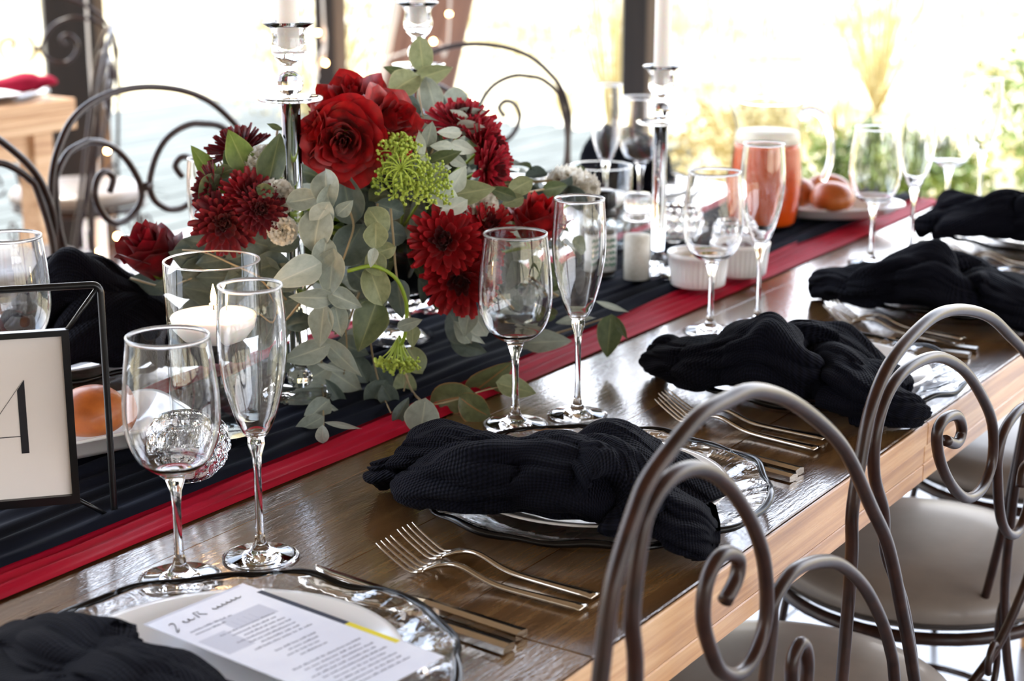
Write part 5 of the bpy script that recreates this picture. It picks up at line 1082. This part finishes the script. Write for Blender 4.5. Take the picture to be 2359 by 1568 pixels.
for n, (s, tp, x, y, z, ax, ay, az, nx, ny, nz, L, W) in enumerate(LEAVES):
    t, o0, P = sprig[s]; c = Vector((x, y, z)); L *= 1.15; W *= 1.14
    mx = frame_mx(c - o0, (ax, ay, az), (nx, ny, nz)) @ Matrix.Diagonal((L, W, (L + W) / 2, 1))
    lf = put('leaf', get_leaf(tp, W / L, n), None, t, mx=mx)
# filler sprigs all round, so that the mass holds together from every side
RF = random.Random(11)
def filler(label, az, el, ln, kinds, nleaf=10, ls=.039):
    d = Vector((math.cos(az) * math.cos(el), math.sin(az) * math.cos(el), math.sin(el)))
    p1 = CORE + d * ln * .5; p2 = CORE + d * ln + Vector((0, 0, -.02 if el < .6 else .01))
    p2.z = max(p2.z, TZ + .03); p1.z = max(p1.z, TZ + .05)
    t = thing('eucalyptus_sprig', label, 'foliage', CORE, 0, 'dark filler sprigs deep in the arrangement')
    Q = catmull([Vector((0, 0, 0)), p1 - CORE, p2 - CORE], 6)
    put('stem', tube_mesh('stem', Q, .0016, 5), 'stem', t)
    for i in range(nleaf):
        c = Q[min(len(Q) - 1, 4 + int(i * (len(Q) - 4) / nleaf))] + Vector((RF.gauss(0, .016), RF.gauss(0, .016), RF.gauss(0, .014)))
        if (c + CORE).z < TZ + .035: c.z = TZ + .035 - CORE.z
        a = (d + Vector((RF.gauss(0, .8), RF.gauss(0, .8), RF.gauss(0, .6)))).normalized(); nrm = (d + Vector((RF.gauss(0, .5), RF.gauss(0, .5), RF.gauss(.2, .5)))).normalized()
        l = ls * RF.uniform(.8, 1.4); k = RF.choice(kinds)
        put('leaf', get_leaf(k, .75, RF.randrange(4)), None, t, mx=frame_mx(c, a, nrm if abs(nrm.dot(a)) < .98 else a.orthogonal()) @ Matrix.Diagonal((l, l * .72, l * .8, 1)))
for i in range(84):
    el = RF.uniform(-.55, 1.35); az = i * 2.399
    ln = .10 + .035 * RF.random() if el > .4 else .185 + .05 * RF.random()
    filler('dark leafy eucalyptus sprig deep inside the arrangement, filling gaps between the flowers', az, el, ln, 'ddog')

# --- roses
def rose_petal(rho, h, phi, flare, seed, curl=.0):
    R0 = random.Random(seed); nu, nv = 10, 8; vs, fs = [], []; a1, a2, a3 = R0.uniform(0, 6), R0.uniform(0, 6), R0.uniform(-.1, .1)
    for i in range(nv + 1):
        v = i / nv
        for j in range(nu + 1):
            u = j / nu * 2 - 1
            base = .30 + .70 * math.sin(min(1, v * 1.5) * PI / 2)
            wdt = (.35 + .65 * math.sin(min(1, v * 1.25 + .08) * PI / 2))
            top = 1 - .30 * abs(u) ** 2.4 * v
            z = h * v * top; r = rho * base + flare * v ** 2.2 * (1 - .25 * u * u) + (.03 + .12 * flare) * math.sin(3.5 * u + a1) * v * v + curl * max(0, v - .8) * 2.0
            z += .13 * v ** 4 * max(0, 1 - abs(u) * 2.2) ** 1.5 * (1 if curl else 0); r += .05 * v ** 4 * max(0, 1 - abs(u) * 2.2)
            z -= curl * 1.4 * max(0, v - .82) * 2.2 * (1 - .3 * u * u)
            a = u * phi * wdt + a3
            r -= .06 * abs(u) ** 3
            vs.append((r * math.cos(a), r * math.sin(a), z - .55 + .02 * math.sin(4 * u + a2) * v))
    k = nu + 1
    for i in range(nv):
        for j in range(nu): fs.append((i * k + j, i * k + j + 1, (i + 1) * k + j + 1, (i + 1) * k + j))
    return mesh('petal', vs, fs)
RT = {'': [(3, .09, 1.15, 1.7, 0, 0), (4, .20, 1.15, 1.25, .02, .04), (4, .33, 1.10, 1.1, .06, .10), (5, .46, 1.02, 1.0, .16, .16), (6, .58, .90, .85, .32, .22), (6, .66, .72, .78, .46, .2)],
      'big': [(3, .08, 1.1, 1.7, 0, 0), (4, .17, 1.12, 1.25, .02, .05), (5, .28, 1.1, 1.1, .05, .10), (5, .40, 1.05, 1.0, .10, .14), (6, .52, .96, .9, .20, .2), (7, .62, .84, .82, .36, .22), (6, .70, .62, .75, .52, .16)],
      'bud': [(3, .10, 1.35, 1.7, 0, 0), (3, .24, 1.35, 1.35, .0, .04), (4, .38, 1.30, 1.15, .03, .10), (4, .50, 1.22, 1.05, .10, .2), (5, .58, 1.05, .9, .20, .24)]}
RM = {}
def rose(label, pos, axis, R, kind, m, spin):
    t = thing('rose', label, 'flower', mx=axis_mx(pos, axis, spin), group='red roses'); ti = 0
    for (n, rho, h, phi, fl, cu) in RT[kind]:
        for k in range(n):
            key = (kind, ti, k % 2, m)
            if key not in RM: RM[key] = rose_petal(rho, h, phi, fl, ti * 7 + k % 2, cu); RM[key].materials.append(M[m])
            a = k * 2 * PI / n + ti * 1.1 + .15 * math.sin(k * 3 + ti)
            put('petal', RM[key], None, t, mx=Matrix.Rotation(a, 4, 'Z') @ Matrix.Rotation(.13 * math.sin(k * 5 + ti * 3 + spin * 7) * min(1, ti / 2), 4, 'Y') @ Matrix.Diagonal((R, R, R * (1 + .05 * math.sin(k * 2.1)), 1)))
        ti += 1
    put('sepal', lathe_mesh('sepal', [(0, -.62 * R), (.12 * R, -.60 * R), (.2 * R, -.5 * R), (.26 * R, -.38 * R), (.2 * R, -.42 * R), (0, -.44 * R)], 10), 'green_stem', t)
    stem_to_core(t, .55 * R, .0022)
def stem_to_core(t, back, r):
    inv = t.matrix_basis.inverted(); p0 = Vector((0, 0, -back)); p2 = inv @ (VC + Vector((0, 0, .13)))
    p1 = (p0 + p2) / 2 + Vector((0, 0, -.02))
    put('stem', tube_mesh('stem', catmull([p0, p1, p2], 4), r, 6), 'green_stem', t)
# --- chrysanthemums
def mum_petal():
    nu, nv = 6, 4; vs, fs = [], []
    for i in range(nu + 1):
        t = i / nu; w = .115 * (math.sin(PI * (.12 + .80 * t)) ** .75) * (.55 + .6 * t)
        for j in range(nv + 1):
            v = j / nv * 2 - 1
            vs.append((t, w * v, .055 * v * v * (1 - .3 * t) + .16 * t * t * t * .6 + .05 * t))
    k = nv + 1
    for i in range(nu):
        for j in range(nv): fs.append((i * k + j, (i + 1) * k + j, (i + 1) * k + j + 1, i * k + j + 1))
    return mesh('mum_petal', vs, fs)
MP = {}
def mum(label, pos, axis, R, m, spin):
    t = thing('chrysanthemum', label, 'flower', mx=axis_mx(pos, axis, spin), group='dark red chrysanthemums')
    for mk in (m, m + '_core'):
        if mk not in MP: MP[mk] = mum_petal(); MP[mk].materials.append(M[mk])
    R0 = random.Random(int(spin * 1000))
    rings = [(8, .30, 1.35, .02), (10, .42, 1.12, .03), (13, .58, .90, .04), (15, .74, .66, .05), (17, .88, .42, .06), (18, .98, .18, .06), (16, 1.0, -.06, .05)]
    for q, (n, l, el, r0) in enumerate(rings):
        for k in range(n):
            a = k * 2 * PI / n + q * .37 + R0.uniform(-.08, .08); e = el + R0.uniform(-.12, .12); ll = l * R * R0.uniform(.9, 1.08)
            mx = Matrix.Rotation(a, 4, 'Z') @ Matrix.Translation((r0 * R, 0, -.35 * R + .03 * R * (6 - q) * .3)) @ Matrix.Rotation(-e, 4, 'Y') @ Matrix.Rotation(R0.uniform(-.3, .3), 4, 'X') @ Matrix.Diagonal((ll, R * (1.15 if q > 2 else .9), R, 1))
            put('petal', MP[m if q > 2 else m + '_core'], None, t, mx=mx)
    put('calyx', mesh('calyx', *ball(.2 * R, (0, 0, -.42 * R), 10, 6, .7)), 'green_stem', t)
    stem_to_core(t, .5 * R, .002)
# --- carnations
def carn_petal(seed):
    R0 = random.Random(seed); nu, nv = 12, 5; vs, fs = [], []
    for i in range(nv + 1):
        v = i / nv
        for j in range(nu + 1):
            u = j / nu * 2 - 1; a = u * (.25 + .75 * v) * .8
            r = v * (1 + .05 * math.sin(u * 17 + seed))
            vs.append((r * math.cos(a), r * math.sin(a), .16 * v * v * math.sin(u * 8 + seed * 2) + .12 * v * v * math.sin(u * 15 + seed)))
    k = nu + 1
    for i in range(nv):
        for j in range(nu): fs.append((i * k + j, i * k + j + 1, (i + 1) * k + j + 1, (i + 1) * k + j))
    return mesh('carn_petal', vs, fs)
CP = [carn_petal(s) for s in range(3)]
for c in CP: c.materials.append(M['white_petal'])
def carnation(label, pos, axis, R, spin):
    t = thing('carnation', label, 'flower', mx=axis_mx(pos, axis, spin), group='white carnations')
    for q, (n, l, el) in enumerate(((6, .65, 1.25), (7, .85, .95), (8, 1., .6), (8, 1.02, .25), (7, 1., -.1))):
        for k in range(n):
            mx = Matrix.Rotation(k * 2 * PI / n + q * .5, 4, 'Z') @ Matrix.Translation((0, 0, -.4 * R)) @ Matrix.Rotation(-el, 4, 'Y') @ Matrix.Diagonal((R * l, R * l, R * l, 1))
            put('petal', CP[(k + q) % 3], None, t, mx=mx)
    put('calyx', lathe_mesh('calyx', [(0, -1.1 * R), (.18 * R, -1.0 * R), (.26 * R, -.6 * R), (.22 * R, -.35 * R), (0, -.3 * R)], 10), 'green_stem', t)
    stem_to_core(t, 1.0 * R, .0018)
# --- dill
def dill(label, pos, axis, R, kind, spin, stemline=None):
    t = thing('dill_flower', label, 'flower', mx=axis_mx(pos, axis, spin), group='green dill heads')
    R0 = random.Random(int(spin * 77)); rays, flo = [], []
    nr = 26 if kind != 'curl' else 34
    for k in range(nr):
        a = k * 2.399; rr = math.sqrt((k + .5) / nr)
        if kind == 'hang': el = 1.45 - .55 * rr; L = R * 1.5
        elif kind == 'curl': el = 1.5 - 1.1 * rr; L = R * 1.05
        else: el = 1.5 - .95 * rr; L = R * 1.1
        d = Vector((math.cos(a) * math.cos(el), math.sin(a) * math.cos(el), math.sin(el)))
        p0 = Vector((0, 0, -R * .55)); p2 = p0 + d * L; p1 = p0 + d * L * .5 + Vector((0, 0, .12 * L))
        rays.append(tube(catmull([p0, p1, p2], 3), .0006, 5))
        for q in range(6):
            e = p2 + Vector((R0.gauss(0, 1), R0.gauss(0, 1), R0.gauss(.3, .7))) * .0045
            rays.append(tube([p2, e], .0004, 4)); flo.append(ball(R0.uniform(.0014, .0022), e, 6, 4))
    if kind == 'curl':
        for k in range(13):
            a = k * 2 * PI / 13; o = Vector((math.cos(a), math.sin(a), 0)); p0 = Vector((0, 0, R * .3))
            rays.append(tube(catmull([p0 - Vector((0, 0, R)), p0, p0 + o * R * .28 + Vector((0, 0, R * .42)), p0 + o * R * .62 + Vector((0, 0, R * .38)), p0 + o * R * .72 + Vector((0, 0, R * .02))], 5), .0008, 6))
    x = put('ray', mesh('ray', *join(rays)), 'dill', t); x['kind'] = 'stuff'
    x = put('floret', mesh('floret', *join(flo)), 'dill', t); x['kind'] = 'stuff'
    if stemline:
        inv = t.matrix_basis.inverted(); P = catmull([inv @ Vector(p) for p in stemline] + [Vector((0, 0, -R * .5))], 5)
        put('stem', tube_mesh('stem', P, .0021, 8), 'green_stem', t)
    else: stem_to_core(t, .55 * R, .0018)
LBL = {
 0: 'big open red rose at the front centre of the arrangement', 1: 'red rose standing highest, just above the big open one', 2: 'red rose leaning towards the back beside the big open one', 3: 'dark red bud rose furthest left, behind the candle cylinder', 4: 'bright red bud rose furthest right, behind the second flute', 5: 'red rose half hidden right beside the tall candlestick',
 6: 'wine-red chrysanthemum at the upper left, against the window', 7: 'wine-red chrysanthemum at the outer left edge of the arrangement', 8: 'dark red chrysanthemum below the bright olive leaves', 9: 'dark red chrysanthemum directly above the candle cylinder', 10: 'dark red chrysanthemum touching the tall candlestick rod',
 11: 'rosy chrysanthemum at the top, behind the whitish leaves', 12: 'rosy chrysanthemum at the upper right, lit from the window', 13: 'rosy chrysanthemum below the other two at the upper right', 14: 'bright red chrysanthemum facing the camera in the middle', 15: 'largest bright red chrysanthemum, lowest in the cluster', 16: 'small bright chrysanthemum beside the white petals', 17: 'bright red chrysanthemum partly behind the second wine glass',
 18: 'white carnation sticking out at the right end', 19: 'white carnation behind the bright olive leaves', 20: 'white carnation behind the tall candlestick rod', 21: 'white carnation above the bright chrysanthemums', 22: 'white carnation peeping out below the dark chrysanthemums',
 23: 'green dill head with curling rays in the centre', 24: 'green dill head behind the whitish broad leaves', 25: 'green dill head hanging down on a curved stem', 26: 'green dill head just right of the big rose'}
mm = {'d': 'mum_dark', 'm': 'mum_mid', 'r': 'mum_rose', 'b': 'mum_bright'}
for i, (nm, tg, x, y, z, ax, ay, az, R) in enumerate(FLOWERS):
    p, a = Vector((x, y, z)), Vector((ax, ay, az))
    if nm == 'rose': rose(LBL[i], p - a * R * .15, a, R * {'big': .92, '': 1.12, 'bud': 1.36}[tg], tg, 'rose_dark' if i == 3 else 'rose_red', i * .9)
    elif nm == 'mum': mum(LBL[i], p - a * R * .15, a, R * (1.14 if tg == 'r' else 1.06), mm[tg], i * 1.3 + .1)
    elif nm == 'carnation': carnation(LBL[i], p, a, R * 1.15, i * .7)
    else: dill(LBL[i], p, a, R, tg, i * 1.1, HANG if tg == 'hang' else None)
